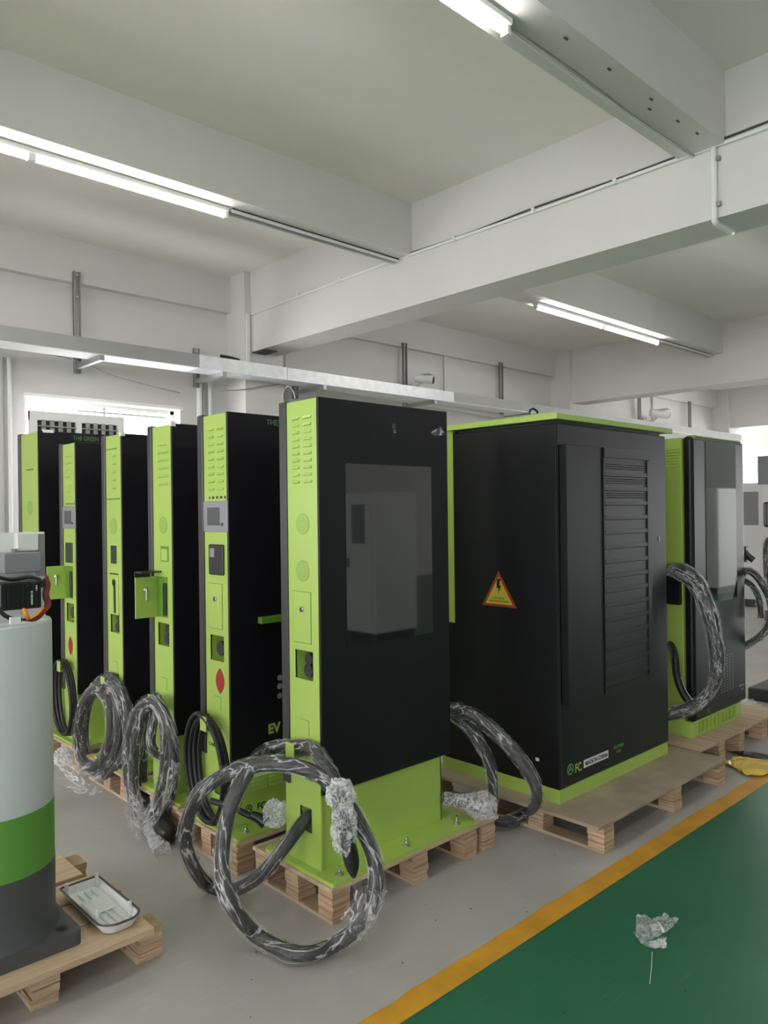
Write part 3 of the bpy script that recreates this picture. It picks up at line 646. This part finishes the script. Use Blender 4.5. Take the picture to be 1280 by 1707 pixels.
# ---- K3
t3 = kiosk(3, 'kiosk with a dark card window and a black keyhole-shaped slot'); x0, y0 = K[3]
louvers(t3, x0, y0, 5, [(y0+0.075, y0+0.11)], 1.70, 1.88, 0.03)
MB().box(x0-0.003, x0, y0+0.06, y0+0.19, 1.918, 1.924).box(x0-0.005, x0, y0+0.03, y0+0.19, 1.635, 1.643).build('fold_line', 'lime_dark', t3)
speaker(t3, x0, y0+0.115, 1.487, 0.046); holster(t3, x0, y0)
MB().box(x0-0.004, x0, y0+0.078, y0+0.147, 1.276, 1.378, 0.001).build('card_window', 'black_green', t3)
MB().box(x0-0.003, x0, y0+0.06, y0+0.165, 1.215, 1.222).build('vent_slit', 'black_plastic', t3)
dk = MB().box(x0-0.003, x0, y0+0.055, y0+0.175, 0.99, 1.20, 0.001).build('door', 'lime', t3)
MB().cyl((x0-0.003, y0+0.11, 1.17), (x0-0.006, y0+0.11, 1.17), 0.02, n=14).box(x0-0.006, x0-0.003, y0+0.09, y0+0.112, 1.0, 1.17).build('key_slot', 'black_plastic', dk)
cable_slot(t3, x0, y0)
MB().box(x0-0.004, x0+0.02, y0-0.004, y0+0.02, 1.985, 2.008).build('corner_pad', 'white_plastic', t3)
text('FC', 0.060, (x0+0.17, y0+0.0215, 0.27), '-y', 'black_plastic', t3, bold=0.001); emblem(t3, x0+0.10, y0+0.0215, 0.285, 0.024, 'lime_dark')
for i in range(3):
    p3 = coil(x0-0.03-0.028*i, y0+0.20+0.012*i, 0.345, 0.285-0.032*i, 0.29-0.028*i, 1.03, 0.0, 95, -0.11, 0.012, 26)
    p3 = [Vector((q[0], q[1], max(q[2], 0.05))) for q in p3]
    hose(t3, p3, 0.024, 0.034, 0.12, seed=41+i)
MB().tube(spline([PD(100, 1262, 4.05), PD(115, 1290, 4.02), PD(140, 1308, 4.0), PD(165, 1306, 4.0)], 0.02), lambda q: 0.05, 12, 0.3, 47).build('plastic_wrap', 'film', t3)
lump(PD(106, 1262, 4.1), 0.05, 0.05, 0.05, 0.3, 25).build('bubble_wrap', 'bubble', t3)

# ---- K2
t2 = kiosk(2, 'half-hidden kiosk with grey display and faded red diamond behind the pale column'); x0, y0 = K[2]
louvers(t2, x0, y0, 7, [(y0+0.05, y0+0.15)], 1.66, 1.92, 0.1)
display(t2, x0, y0); door(t2, x0, y0, True); holster(t2, x0, y0, False); diamond(t2, x0, y0+0.11, 0.737); cable_slot(t2, x0, y0)
MB().box(x0-0.006, x0, y0+0.06, y0+0.165, 1.255, 1.380, 0.002).build('card_window', 'black_green', t2)
for i in range(3):
    pts = coil(x0-0.03-0.014*i, y0+0.10+0.01*i, 0.42, 0.13+0.012*i, 0.22, 1.0, 0.0, 90, 0.02, 0.004, 26); hose(t2, pts, 0.012, None)

# ---- K1
t1 = kiosk(1, 'tallest rear kiosk with green lettering near its top edge, against the window', ztop=2.115, d=0.38, recess=False); x0, y0 = K[1]
speaker(t1, x0, y0+0.17, 1.606, 0.046)
MB().box(x0-0.003, x0, y0+0.10, y0+0.22, 1.86, 1.868).build('fold_line', 'lime_dark', t1)
text('THE GREEN', 0.040, (2.03, y0-0.001, 2.066), '-y', 'grey_green', t1, squeeze=0.85)
MB().box(x0+0.03, x0+0.10, y0-0.004, y0+0.02, 2.105, 2.125).build('corner_pad', 'white_plastic', t1)

# ------------------------------------------------------------------ the big dark cabinet
cx0, cx1, cy0, cy1 = 3.10, 4.205, 2.09, 2.84
tc = thing('power_cabinet', 'big black cabinet with lime lid, lime plinth and yellow warning triangle', 'cabinet', ((cx0+cx1)/2, (cy0+cy1)/2, 0.14))
MB().box(cx0-0.004, cx1-0.02, cy0-0.004, cy1, 0.14, 0.205).build('plinth', 'lime', tc)
MB().box(cx0, cx1, cy0, cy1, 0.205, 1.966, 0.004).build('body', 'black_panel', tc)
MB().box(cx0+0.03, cx1-0.03, cy0+0.02, cy1-0.02, 1.966, 1.982).build('lid_gap', 'black_edge', tc)
lid = MB().add([(cx0-0.03, cy0-0.03, 1.982), (cx1+0.03, cy0-0.03, 1.982), (cx1+0.03, cy1+0.03, 1.982), (cx0-0.03, cy1+0.03, 1.982),
                (cx0-0.03, cy0-0.03, 2.008), (cx1+0.03, cy0-0.03, 2.008), (cx1+0.03, cy1+0.03, 2.008), (cx0-0.03, cy1+0.03, 2.008),
                (cx0+0.03, cy0+0.04, 2.024), (cx1-0.03, cy0+0.04, 2.024), (cx1-0.03, cy1-0.03, 2.024), (cx0+0.03, cy1-0.03, 2.024)],
               [(3, 2, 1, 0), (0, 1, 5, 4), (1, 2, 6, 5), (2, 3, 7, 6), (3, 0, 4, 7), (4, 5, 9, 8), (5, 6, 10, 9), (6, 7, 11, 10), (7, 4, 8, 11), (8, 9, 10, 11)]).build('lid', 'lime', tc)
MB().box(cx0-0.003, cx0+0.02, 2.742, cy1+0.002, 0.946, 1.984).build('edge_strip', 'lime', tc)
MB().box(cx0+0.012, cx0+0.016, cy0-0.002, cy0, 0.21, 1.962).build('door_seam', 'black_edge', tc)
# raised air-conditioner door
dz0, dz1 = 0.61, 1.862
dr = MB().box(3.125, 3.447, cy0-0.042, cy0, dz0, dz1, 0.003).build('vent_door', 'black_panel', tc)
MB().box(3.449, 3.462, cy0-0.047, cy0, dz0, dz1+0.001, 0.002).box(3.449, 3.94, cy0-0.047, cy0, dz1-0.05, dz1, 0.002).box(3.90, 3.94, cy0-0.047, cy0, dz0, dz1-0.05, 0.002).box(3.462, 3.90, cy0-0.047, cy0, dz0, dz0+0.035).build('vent_frame', 'black_panel', tc)
MB().box(3.462, 3.90, cy0-0.042, cy0, dz0+0.035, dz1-0.05).build('vent_back', 'vent_dark', tc)
s0 = None
nsl = 15
for k in range(nsl):
    z = 1.728-k*0.0745
    if s0 is None: s0 = MB().box(3.462, 3.90, cy0-0.0465, cy0-0.03, z-0.012, z+0.014, 0.003).build('vent_slat', 'black_panel', tc); zz = z
    else: o = share(s0, 'vent_slat', (0, 0, 0), tc); o.location = (0, 0, z-zz)
pf = MB()
for row in range(3):
    for i in range(34):
        for j in range(3):
            x = 3.482+i*0.0122+(j % 2)*0.006; z = 1.745-row*0.0745+0.012+j*0.011
            yy = cy0-0.0424
            pf.box(x-0.004, x+0.002, yy-0.0004, yy+0.0004, z-0.003, z+0.003)
o = pf.build('vent_perforations', 'glass_black', tc); o['kind'] = 'stuff'
MB().box(4.115, 4.12, cy0-0.003, cy0, 1.36, 1.39).build('latch_mark', 'chrome', tc)
# warning triangle on the side
tri = [(cx0-0.0012, 2.441, 1.24), (cx0-0.0012, 2.552, 1.057), (cx0-0.0012, 2.329, 1.057)]; cen = Vector((cx0-0.0012, 2.4407, 1.115))
ts = MB().prism(tri, (0.001, 0, 0)).build('warning_triangle', 'sticker_red', tc)
tri2 = [cen+(Vector(p)-cen)*0.78+Vector((-0.0006, 0, 0)) for p in tri]
MB().prism(tri2, (0.0005, 0, 0)).build('triangle_field', 'sticker_yellow', ts)
xx = cx0-0.0022
bolt = [(0.010, 0.045), (-0.012, 0.045), (-0.004, 0.012), (-0.016, 0.012), (0.004, -0.035), (0.001, -0.003), (0.014, -0.003)]
MB().prism([(xx, 2.441+a, 1.155+b) for a, b in bolt], (0.0004, 0, 0)).build('lightning_symbol', 'black_plastic', ts)
print_bars(ts, (xx, 2.480, 1.096), '-x', 0.075, 0.010, 'sticker_dark', 3); print_bars(ts, (xx, 2.503, 1.080), '-x', 0.125, 0.009, 'sticker_dark', 4)
MB().box(cx0-0.001, cx0, 2.205, 2.226, 0.318, 0.334).build('white_tag', 'white_plastic', tc)
# labels low on the front
lb = MB().box(3.311, 3.543, cy0-0.0012, cy0, 0.262, 0.301).build('origin_label', 'white_plastic', tc)
text('MADE IN CHINA', 0.0285, (3.324, cy0-0.0016, 0.2715), '-y', 'black_plastic', lb, bold=0.0006)
text('FC', 0.060, (3.232, cy0-0.0012, 0.258), '-y', 'lime', tc, bold=0.0012, squeeze=0.85)
emblem(tc, 3.192, cy0-0.001, 0.285, 0.024, 'band_green')
print_bars(tc, (3.600, cy0-0.0005, 0.290), '-y', 0.095, 0.017, 'band_green', 5); print_bars(tc, (3.628, cy0-0.0005, 0.266), '-y', 0.040, 0.013, 'grey_panel', 6)
MB().tube(spline([(cx0+0.22, cy0+0.3, 2.02), (cx0+0.21, cy0+0.3, 2.065), (cx0+0.24, cy0+0.3, 2.085), (cx0+0.28, cy0+0.3, 2.07), (cx0+0.27, cy0+0.3, 2.02)], 0.012), 0.006, 8).build('lifting_ring', 'black_plastic', tc)
MB().box(cx0+0.26, cx0+0.40, cy0+0.22, cy0+0.30, 2.022, 2.05, 0.01).build('lifting_foot', 'black_edge', tc)

# ------------------------------------------------------------------ the far kiosk K7
kx0, kx1, ky = 4.555, 5.34, 2.11
t7 = thing('charging_kiosk', 'far charger with a mirror-like tall screen and slotted lime base', 'charger', ((kx0+kx1)/2, 2.35, 0.14), 'dark and lime charging kiosks in a row')
MB().box(kx0+0.01, kx1-0.06, ky+0.05, 2.62, 0.14, 0.26).box(kx0, kx1-0.02, ky+0.05, 2.62, 0.26, 1.985, 0.004).build('body', 'lime', t7)
bs = MB().box(kx0, kx1-0.06, ky+0.0, ky+0.05, 0.14, 0.15).box(kx0, kx1-0.06, ky, ky+0.05, 0.225, 0.238).box(kx0, kx0+0.09, ky, ky+0.05, 0.15, 0.225).box(kx1-0.14, kx1-0.06, ky, ky+0.05, 0.15, 0.225)
bs.build('base', 'lime', t7)
rb = None
for k in range(9):
    x = kx0+0.125+k*0.058
    if rb is None: rb = MB().box(-0.009, 0.009, 0, 0.03, 0.15, 0.225).build('base_rib', 'lime', t7); rb.location = Vector((x, ky+0.003, 0))-t7.location; 
    else: share(rb, 'base_rib', (x, ky+0.003, 0), t7)
for v in rb.data.vertices: v.co += t7.location
MB().box(kx0+0.012, kx1+0.012, ky-0.012, ky+0.05, 0.24, 1.992, 0.022, 3).build('front_frame', 'black_panel', t7)
MB().box(4.75, 5.205, ky-0.0145, ky-0.01, 0.947, 1.965).build('screen', 'glass_black', t7)
MB().box(kx0+0.08, kx1-0.02, ky-0.005, ky+0.06, 1.990, 2.003, 0.004).build('top_trim', 'lime', t7)
lv = None
for k in range(7):
    z = 1.81+k*0.0175
    MB().add([(kx0, ky+0.06, z-0.003), (kx0, ky+0.20, z-0.003), (kx0-0.007, ky+0.065, z-0.001), (kx0-0.007, ky+0.195, z-0.001), (kx0, ky+0.06, z+0.006), (kx0, ky+0.20, z+0.006)], [(0, 1, 3, 2), (2, 3, 5, 4), (0, 2, 4), (1, 5, 3)]).build('louver', 'lime', t7)
text('CONNECTOR 2', 0.021, (kx0-0.001, ky+0.175, 1.193), '-x', 'black_plastic', t7)
MB().box(kx0-0.03, kx0, ky+0.055, ky+0.165, 0.955, 1.155, 0.006).build('connector_holster', 'black_plastic', t7)
vh = MB()
for i in range(5):
    for j in range(14):
        x = 4.945+i*0.043; z = 0.355+j*0.0175; vh.box(x, x+0.018, ky-0.0128, ky-0.0118, z, z+0.005)
vh.build('vent_holes', 'grey_panel', t7)
print_bars(t7, (5.225, ky-0.012, 0.345), '-y', 0.085, 0.015, 'grey_panel', 7); print_bars(t7, (5.262, ky-0.012, 0.318), '-y', 0.035, 0.015, 'grey_panel', 8)
text('FC', 0.04, (4.735, ky-0.0125, 0.262), '-y', 'band_green', t7); 
for dxy in ((0, 0.0), (0.025, -0.012), (-0.02, 0.016)):
    off = Vector((0, dxy[1], dxy[0]))
    pts = [Vector((kx0+0.0, ky+0.15, 1.165)), PD(1135, 953, 4.57), PD(1160, 972, 4.55), PD(1180, 1015, 4.52), PD(1192, 1065, 4.50), PD(1196, 1115, 4.50), PD(1183, 1155, 4.51), PD(1155, 1180, 4.54), PD(1118, 1190, 4.62)]
    c7 = hose(t7, [p+off*(1 if 0 < i else 0.3) for i, p in enumerate(pts)], 0.026, 0.0325, 0.12, seed=51+dxy[0]*100, step=0.025)
MB().tube(spline([(kx0+0.01, ky+0.14, 0.70), PD(1124, 1092, 4.62), PD(1128, 1125, 4.60), PD(1137, 1152, 4.58), PD(1150, 1172, 4.56)], 0.02), 0.024, 10).build('charging_cable', 'rubber', t7, True)
c7r = hose(t7, [PD(1228, 975, 5.25), PD(1242, 952, 5.22), PD(1262, 962, 5.2), PD(1283, 1000, 5.2), PD(1284, 1035, 5.2), PD(1268, 1060, 5.22), PD(1236, 1080, 5.3)], 0.024, 0.0325, 0.12, seed=61, step=0.025)
hose(t7, [PD(1232, 965, 5.27), PD(1252, 975, 5.25), PD(1266, 1000, 5.25), PD(1268, 1030, 5.25)], 0.02, 0.03, 0.2, seed=63, step=0.025)
MB().tube(spline([PD(1236, 912, 5.3), PD(1246, 926, 5.28), PD(1256, 934, 5.26)], 0.02), 0.022, 10).box(*[f(PD(1238, 925, 5.3)) for f in (lambda p: p.x-0.03, lambda p: p.x+0.03, lambda p: p.y-0.03, lambda p: p.y+0.03, lambda p: p.z-0.05, lambda p: p.z+0.06)], 0.01).build('connector', 'black_plastic', t7)

# ------------------------------------------------------------------ the open pale column on its own pallet
px0, px1, py0, py1 = 0.30, 1.20, 2.44, 3.26
tp = thing('wooden_pallet', 'pallet of thick boards under the pale open-topped column', 'pallet', ((px0+px1)/2, (py0+py1)/2, 0), 'wooden pallets under the machines')
for (a, b, x1) in ((2.44, 2.62, 1.20), (2.63, 2.80, 1.20), (2.81, 2.97, 1.215), (3.0, 3.26, 1.18)):
    MB().box(px0, x1, a, b, 0.118, 0.142, 0.002).build('deck_board', 'ply_top_x', tp)
for xr in (0.36, 0.815, 1.165):
    MB().box(xr, xr+0.085, py0+0.06, py1-0.02, 0, 0.014).build('bottom_board', 'ply_top_y', tp)
    for yy in (2.49, 2.82, 3.15):
        mb = MB(); block_mesh(mb, xr, xr+0.085, yy, yy+0.10, 0.014, 0.118, 4); mb.build('block', 'ply_block', tp)
ccx, ccy, cr = 0.77, 2.735, 0.197
tl = thing('charging_post', 'pale grey round post with green band and dark foot, its top open', 'charger', (ccx, ccy, 0.142))
MB().box(ccx-0.215, ccx+0.215, ccy-0.22, ccy+0.22, 0.142, 0.190, 0.02, 3, True).build('base_plate', 'dark_grey', tl)
MB().lathe((ccx, ccy, 0), [(cr+0.012, 0.19), (cr+0.003, 0.205), (cr, 0.23), (cr, 0.405)], 64).build('foot', 'dark_grey', tl, True)
MB().lathe((ccx, ccy, 0), [(cr-0.001, 0.4045), (cr-0.001, 0.602)], 64).build('green_band', 'band_green', tl, True)
MB().lathe((ccx, ccy, 0), [(cr-0.002, 0.6015), (cr-0.002, 1.195), (cr-0.006, 1.203), (cr-0.014, 1.205), (cr-0.018, 1.200), (cr-0.018, 1.15), (0.0, 1.15)], 64).build('shell', 'pale_grey', tl, True)
for (bx, by) in ((ccx+0.165, ccy-0.17), (ccx-0.165, ccy-0.17)):
    b = MB().cyl((bx, by, 0.19), (bx, by, 0.1915), 0.020, n=20).build('bolt_hole', 'black_edge', tl); MB().cyl((bx+0.003, by, 0.1915), (bx+0.003, by, 0.193), 0.013, n=16).build('bolt_socket', 'black_plastic', b)
# electronics on the open top
PYb = 2.72
bx_ = lambda xa, xb, ya, yb, y0_, y1_: (PY(xa, (ya+yb)/2, y0_).x, PY(xb, (ya+yb)/2, y0_).x, y0_, y1_, PY((xa+xb)/2, yb, y0_).z, PY((xa+xb)/2, ya, y0_).z)
MB().box(*bx_(-60, 75, 888, 1038, PYb, PYb+0.012)).build('mounting_plate', 'white_plastic', tl)
MB().box(*bx_(28, 75, 888, 919, PYb-0.03, PYb), 0.004).build('terminal_cover', 'white_plastic', tl)
q = bx_(64, 75, 890, 960, PYb-0.032, PYb+0.03); MB().box(*q).build('side_flange', 'steel', tl)
gbx = MB().box(*bx_(6, 69, 921, 955, PYb-0.075, PYb-0.001), 0.003).build('grey_module', 'grey_box', tl)
MB().box(*bx_(24, 30, 915, 922, PYb-0.05, PYb-0.02)).build('module_tab', 'steel', gbx)
q = bx_(0, 69, 971, 1016, PYb-0.085, PYb-0.001); pm = MB().box(*q, 0.003).build('power_module', 'black_edge', tl)
n = 9
for k in range(n):
    x = q[0]+(q[1]-q[0])*(k+0.5)/n
    MB().box(x-0.003, x+0.003, q[2]-0.006, q[2], q[4]+0.004, q[5]-0.004).build('fin', 'black_plastic', pm)
print_bars(pm, (q[0]+0.093, q[2]-0.0062, q[5]-0.03), 'v', 0.045, 0.006, 'white_plastic', 9); print_bars(pm, (q[0]+0.108, q[2]-0.0062, q[5]-0.012), 'v', 0.018, 0.006, 'white_plastic', 10)
MB().tube(spline([PY(-5, 962, 2.63), PY(20, 966, 2.63), PY(50, 962, 2.63), PY(66, 967, 2.62), PY(72, 978, 2.62)], 0.01), 0.0065, 8).build('cable_bundle', 'black_plastic', tl, True)
for k, (mm, dx) in enumerate((('wire_red', 0), ('wire_red', 3), ('black_plastic', -3), ('wire_red', 5))):
    MB().tube(spline([PY(76+dx, 957+4*k, 2.64), PY(78+dx, 975, 2.63), PY(75+dx, 992, 2.63), PY(79+dx, 1008, 2.63), PY(68+dx, 1022, 2.62), PY(54+dx, 1031+k, 2.62), PY(38, 1033, 2.62)], 0.01), 0.004, 6).build('wire', mm, tl, True)
MB().tube(spline([PY(40, 1016, 2.62), PY(43, 1024, 2.60), PY(47, 1032, 2.61)], 0.008), 0.007, 8).build('wire', 'orange', tl, True)
MB().tube(spline([PY(50, 1031, 2.60), PY(62, 1024, 2.60), PY(72, 1012, 2.61)], 0.008), 0.005, 8).build('wire', 'orange', tl, True)
MB().tube(spline([PY(-4, 1014, 2.63), PY(8, 1026, 2.62), PY(22, 1032, 2.62), PY(36, 1033, 2.62)], 0.01), 0.007, 8).build('wire', 'black_plastic', tl, True)
MB().box(*bx_(18, 35, 1029, 1040, 2.585, 2.60)).build('clip_plate', 'white_plastic', tl)

# the moulded cover lying on the pallet
cvr = thing('plastic_cover', 'white moulded cover with green rim lying open on the pallet', 'cover', (1.11, 2.67, 0.142))
def rr_outline(x0, x1, y0, y1, rf, n=8):
    pts = []
    for (cx_, cy_, a0) in ((x1-rf, y0+rf, -90), (x1-0.01, y1-0.01, 0), (x0+0.01, y1-0.01, 90), (x0+rf, y0+rf, 180)):
        r_ = rf if cy_ < (y0+y1)/2 else 0.01
        for k in range(n+1): a = R(a0+90*k/n); pts.append((cx_+r_*math.cos(a), cy_+r_*math.sin(a)))
    return pts
A0, A1, B0, B1 = 1.035, 1.185, 2.475, 2.865
outer = rr_outline(A0, A1, B0, B1, 0.055); inner = rr_outline(A0+0.008, A1-0.008, B0+0.008, B1-0.008, 0.05)
ino = rr_outline(A0+0.02, A1-0.02, B0+0.02, B1-0.02, 0.04)
N = len(outer); vs = [(x, y, 0.146) for x, y in ino]+[(x, y, 0.180) for x, y in outer]+[(x, y, 0.180) for x, y in inner]+[(x, y, 0.154) for x, y in ino]
f1 = [tuple(range(N))[::-1]]+[(k, (k+1) % N, N+(k+1) % N, N+k) for k in range(N)]
f2 = [(N+k, N+(k+1) % N, 2*N+(k+1) % N, 2*N+k) for k in range(N)]
f3 = [(2*N+k, 2*N+(k+1) % N, 3*N+(k+1) % N, 3*N+k) for k in range(N)]+[tuple(range(3*N, 4*N))]
MB().add(vs, f1+f3).build('shell', 'white_plastic', cvr)
MB().tube([(x, y, 0.181) for x, y in rr_outline(A0+0.003, A1-0.003, B0+0.003, B1-0.003, 0.054)]+[(A1-0.055, B0+0.003, 0.181)], 0.004, 6).build('rim_seal', 'dark_grey', cvr)
for (x, y) in ((A0+0.018, B1-0.03), (A1-0.02, B1-0.03), (A1-0.022, B0+0.075), (A0+0.022, B0+0.10)):
    MB().box(x-0.006, x+0.006, y-0.005, y+0.005, 0.154, 0.205, 0.002).build('clip_post', 'white_plastic', cvr)
for x in (A0+0.05, A0+0.075, A0+0.10): MB().box(x-0.0015, x+0.0015, B0+0.04, B1-0.05, 0.154, 0.164).build('rib', 'white_plastic', cvr)
MB().box(A0+0.03, A1-0.03, 2.63, 2.74, 0.154, 0.166, 0.004).build('boss', 'white_plastic', cvr)

# ------------------------------------------------------------------ scraps on the floor
sp_ = MB(); _r = random.Random(12)
for k in range(60):
    a = _r.uniform(1.2, 4.5); b = _r.uniform(0.6, 2.3); s_ = _r.uniform(0.002, 0.006)
    if YL0-0.02 < b < YL1+0.02: continue
    sp_.add([(a-s_, b-s_*0.5, 0.0018), (a+s_*0.7, b-s_*0.6, 0.0018), (a+s_, b+s_*0.4, 0.0018), (a-s_*0.2, b+s_*0.8, 0.0018)], [(0, 1, 2, 3)])
_o = sp_.build('floor_specks', 'dirt', fl); _o['kind'] = 'stuff'
sc = [(1060, 1530), (1075, 1528), (1088, 1538), (1107, 1528), (1131, 1538), (1118, 1553), (1100, 1566), (1085, 1571), (1111, 1574), (1111, 1584), (1085, 1585), (1068, 1578), (1054, 1562), (1060, 1560)]
def crumple(outline, h, seed, name, material, label, cat, lift=0.004):
    P = [PZ(x, y, 0.0) for x, y in outline]; c = sum(P, Vector())/len(P)
    bm = bmesh.new(); f = bm.faces.new([bm.verts.new(p) for p in P])
    bmesh.ops.triangulate(bm, faces=bm.faces[:]); bmesh.ops.subdivide_edges(bm, edges=bm.edges[:], cuts=3, use_grid_fill=True); bmesh.ops.triangulate(bm, faces=bm.faces[:])
    for v in bm.verts:
        z = lift+h*abs(mnoise.noise(v.co*18+Vector((seed, 0, 0))))+0.5*h*abs(mnoise.noise(v.co*45+Vector((0, seed, 0))))
        v.co.z = z
    mb = MB(); bm.verts.index_update(); mb.add([v.co.copy() for v in bm.verts], [[v.index for v in f.verts] for f in bm.faces]); bm.free()
    me = bpy.data.meshes.new(name); me.from_pydata([v-c for v in mb.v], [], mb.f); me.materials.append(MATS[material])
    o = bpy.data.objects.new(name, me); o.location = c; COL.objects.link(o)
    return tag(o, label, cat)
crumple(sc, 0.03, 3, 'scrap_and_glint', 'scrap', 'torn piece of clear plastic film on the green floor', 'plastic scrap')
crumple([(1205, 1276), (1222, 1266), (1245, 1265), (1275, 1270), (1300, 1275), (1300, 1290), (1262, 1296), (1240, 1294), (1225, 1283)], 0.035, 5, 'plastic_bag', 'bag_yellow', 'crumpled yellow plastic bag by the yellow line', 'bag')
crumple([(1236, 1172), (1250, 1172), (1275, 1185), (1285, 1190), (1285, 1196), (1262, 1188), (1240, 1184)], 0.08, 9, 'film_heap', 'scrap', 'clear plastic sheeting behind the far pallet', 'plastic sheet', 0.01)
crumple([(1212, 1255), (1240, 1255), (1290, 1261), (1290, 1266), (1240, 1263)], 0.02, 11, 'dark_rag', 'black_plastic', 'dark rag tucked behind the yellow bag', 'rag')
for i, (x, y, s) in enumerate(((1072, 1600, 0), )): 
    a, b = PZ(1087, 1587, 0.003), PZ(1083, 1640, 0.003); tag(MB().tube([a, a.lerp(b, 0.5)+Vector((0.004, 0, 0.002)), b], 0.0012, 5).build('plastic_thread', 'white_plastic'), 'thin plastic thread trailing from the film scrap', 'thread')

# ------------------------------------------------------------------ far right: other machines
def white_cabinet(x0, x1, y0, y1, h, label, group=None):
    t = thing('white_cabinet', label, 'cabinet', ((x0+x1)/2, (y0+y1)/2, 0), group)
    MB().box(x0, x1, y0, y1, 0.12, h, 0.01).build('body', 'white_paint', t); MB().box(x0+0.03, x1-0.03, y0+0.03, y1-0.03, 0, 0.12).build('plinth', 'dark_grey', t)
    MB().box(x0-0.012, x0, y0+0.05, y1-0.05, 0.2, h-0.06, 0.003).build('side_door', 'white_paint', t)
    MB().box(x0-0.016, x0-0.012, (y0+y1)/2-0.12, (y0+y1)/2+0.12, h*0.66, h-0.14).build('door_window', 'grey_panel', t)
    MB().box(x0-0.03, x0-0.012, y0+0.08, y0+0.11, h*0.5, h*0.56, 0.003).build('handle', 'black_plastic', t)
    MB().box(x0+0.06, x1-0.06, y0-0.008, y0, 0.2, h-0.08, 0.003).build('front_door', 'white_paint', t)
    return t
q = PZ(1252, 1012, 0)
white_cabinet(q.x, q.x+0.7, q.y-0.42, q.y+0.40, 1.93, 'white cabinet with frosted door pane in the far corner by the wall')
q = PZ(1268, 1034, 0)
wc = thing('white_charger', 'white charger with black screen and grey hood far behind the last kiosk', 'charger', (q.x+0.4, q.y, 0))
MB().box(q.x, q.x+0.8, q.y-0.75, q.y-0.02, 0.14, 2.0, 0.01).build('body', 'white_paint', wc); MB().box(q.x-0.03, q.x+0.83, q.y-0.78, q.y+0.01, 1.86, 2.25, 0.005).build('hood', 'grey_box', wc)
MB().box(q.x-0.012, q.x, q.y-0.7, q.y-0.06, 1.28, 1.62, 0.02).build('screen', 'glass_black', wc)
MB().box(q.x+0.02, q.x+0.78, q.y-0.73, q.y-0.04, 0, 0.14).build('plinth', 'dark_grey', wc)
for k in range(3):
    yy = q.y-0.12-0.14*k
    hose(wc, [(q.x, yy, 1.12), (q.x-0.12, yy, 1.05), (q.x-0.18, yy-0.02, 0.7), (q.x-0.1, yy-0.03, 0.32), (q.x, yy-0.04, 0.4)], 0.028, 0.036, 0.15, seed=70+k, step=0.05)
# low black base on the floor
a = PZ(1246, 1166, 0)
tag(MB().box(a.x, a.x+1.0, a.y-0.9, a.y, 0, 0.10, 0.01).box(a.x+0.1, a.x+0.2, a.y-0.5, a.y-0.4, 0.10, 0.105).build('machine_base', 'black_edge'), 'low black steel base lying on the floor behind the far pallet', 'base')
# machines across the aisle, seen in the screens
white_cabinet(6.0, 6.7, -2.45, -1.9, 1.78, 'white cabinet across the green aisle mirrored in the big screen', 'white cabinets across the aisle')
white_cabinet(8.3, 9.3, -3.0, -2.3, 2.0, 'tall white cabinet across the green aisle mirrored in the far screen', 'white cabinets across the aisle')
white_cabinet(13.6, 14.6, -2.4, -1.6, 1.9, 'white cabinet at the far end of the green aisle', 'white cabinets across the aisle')
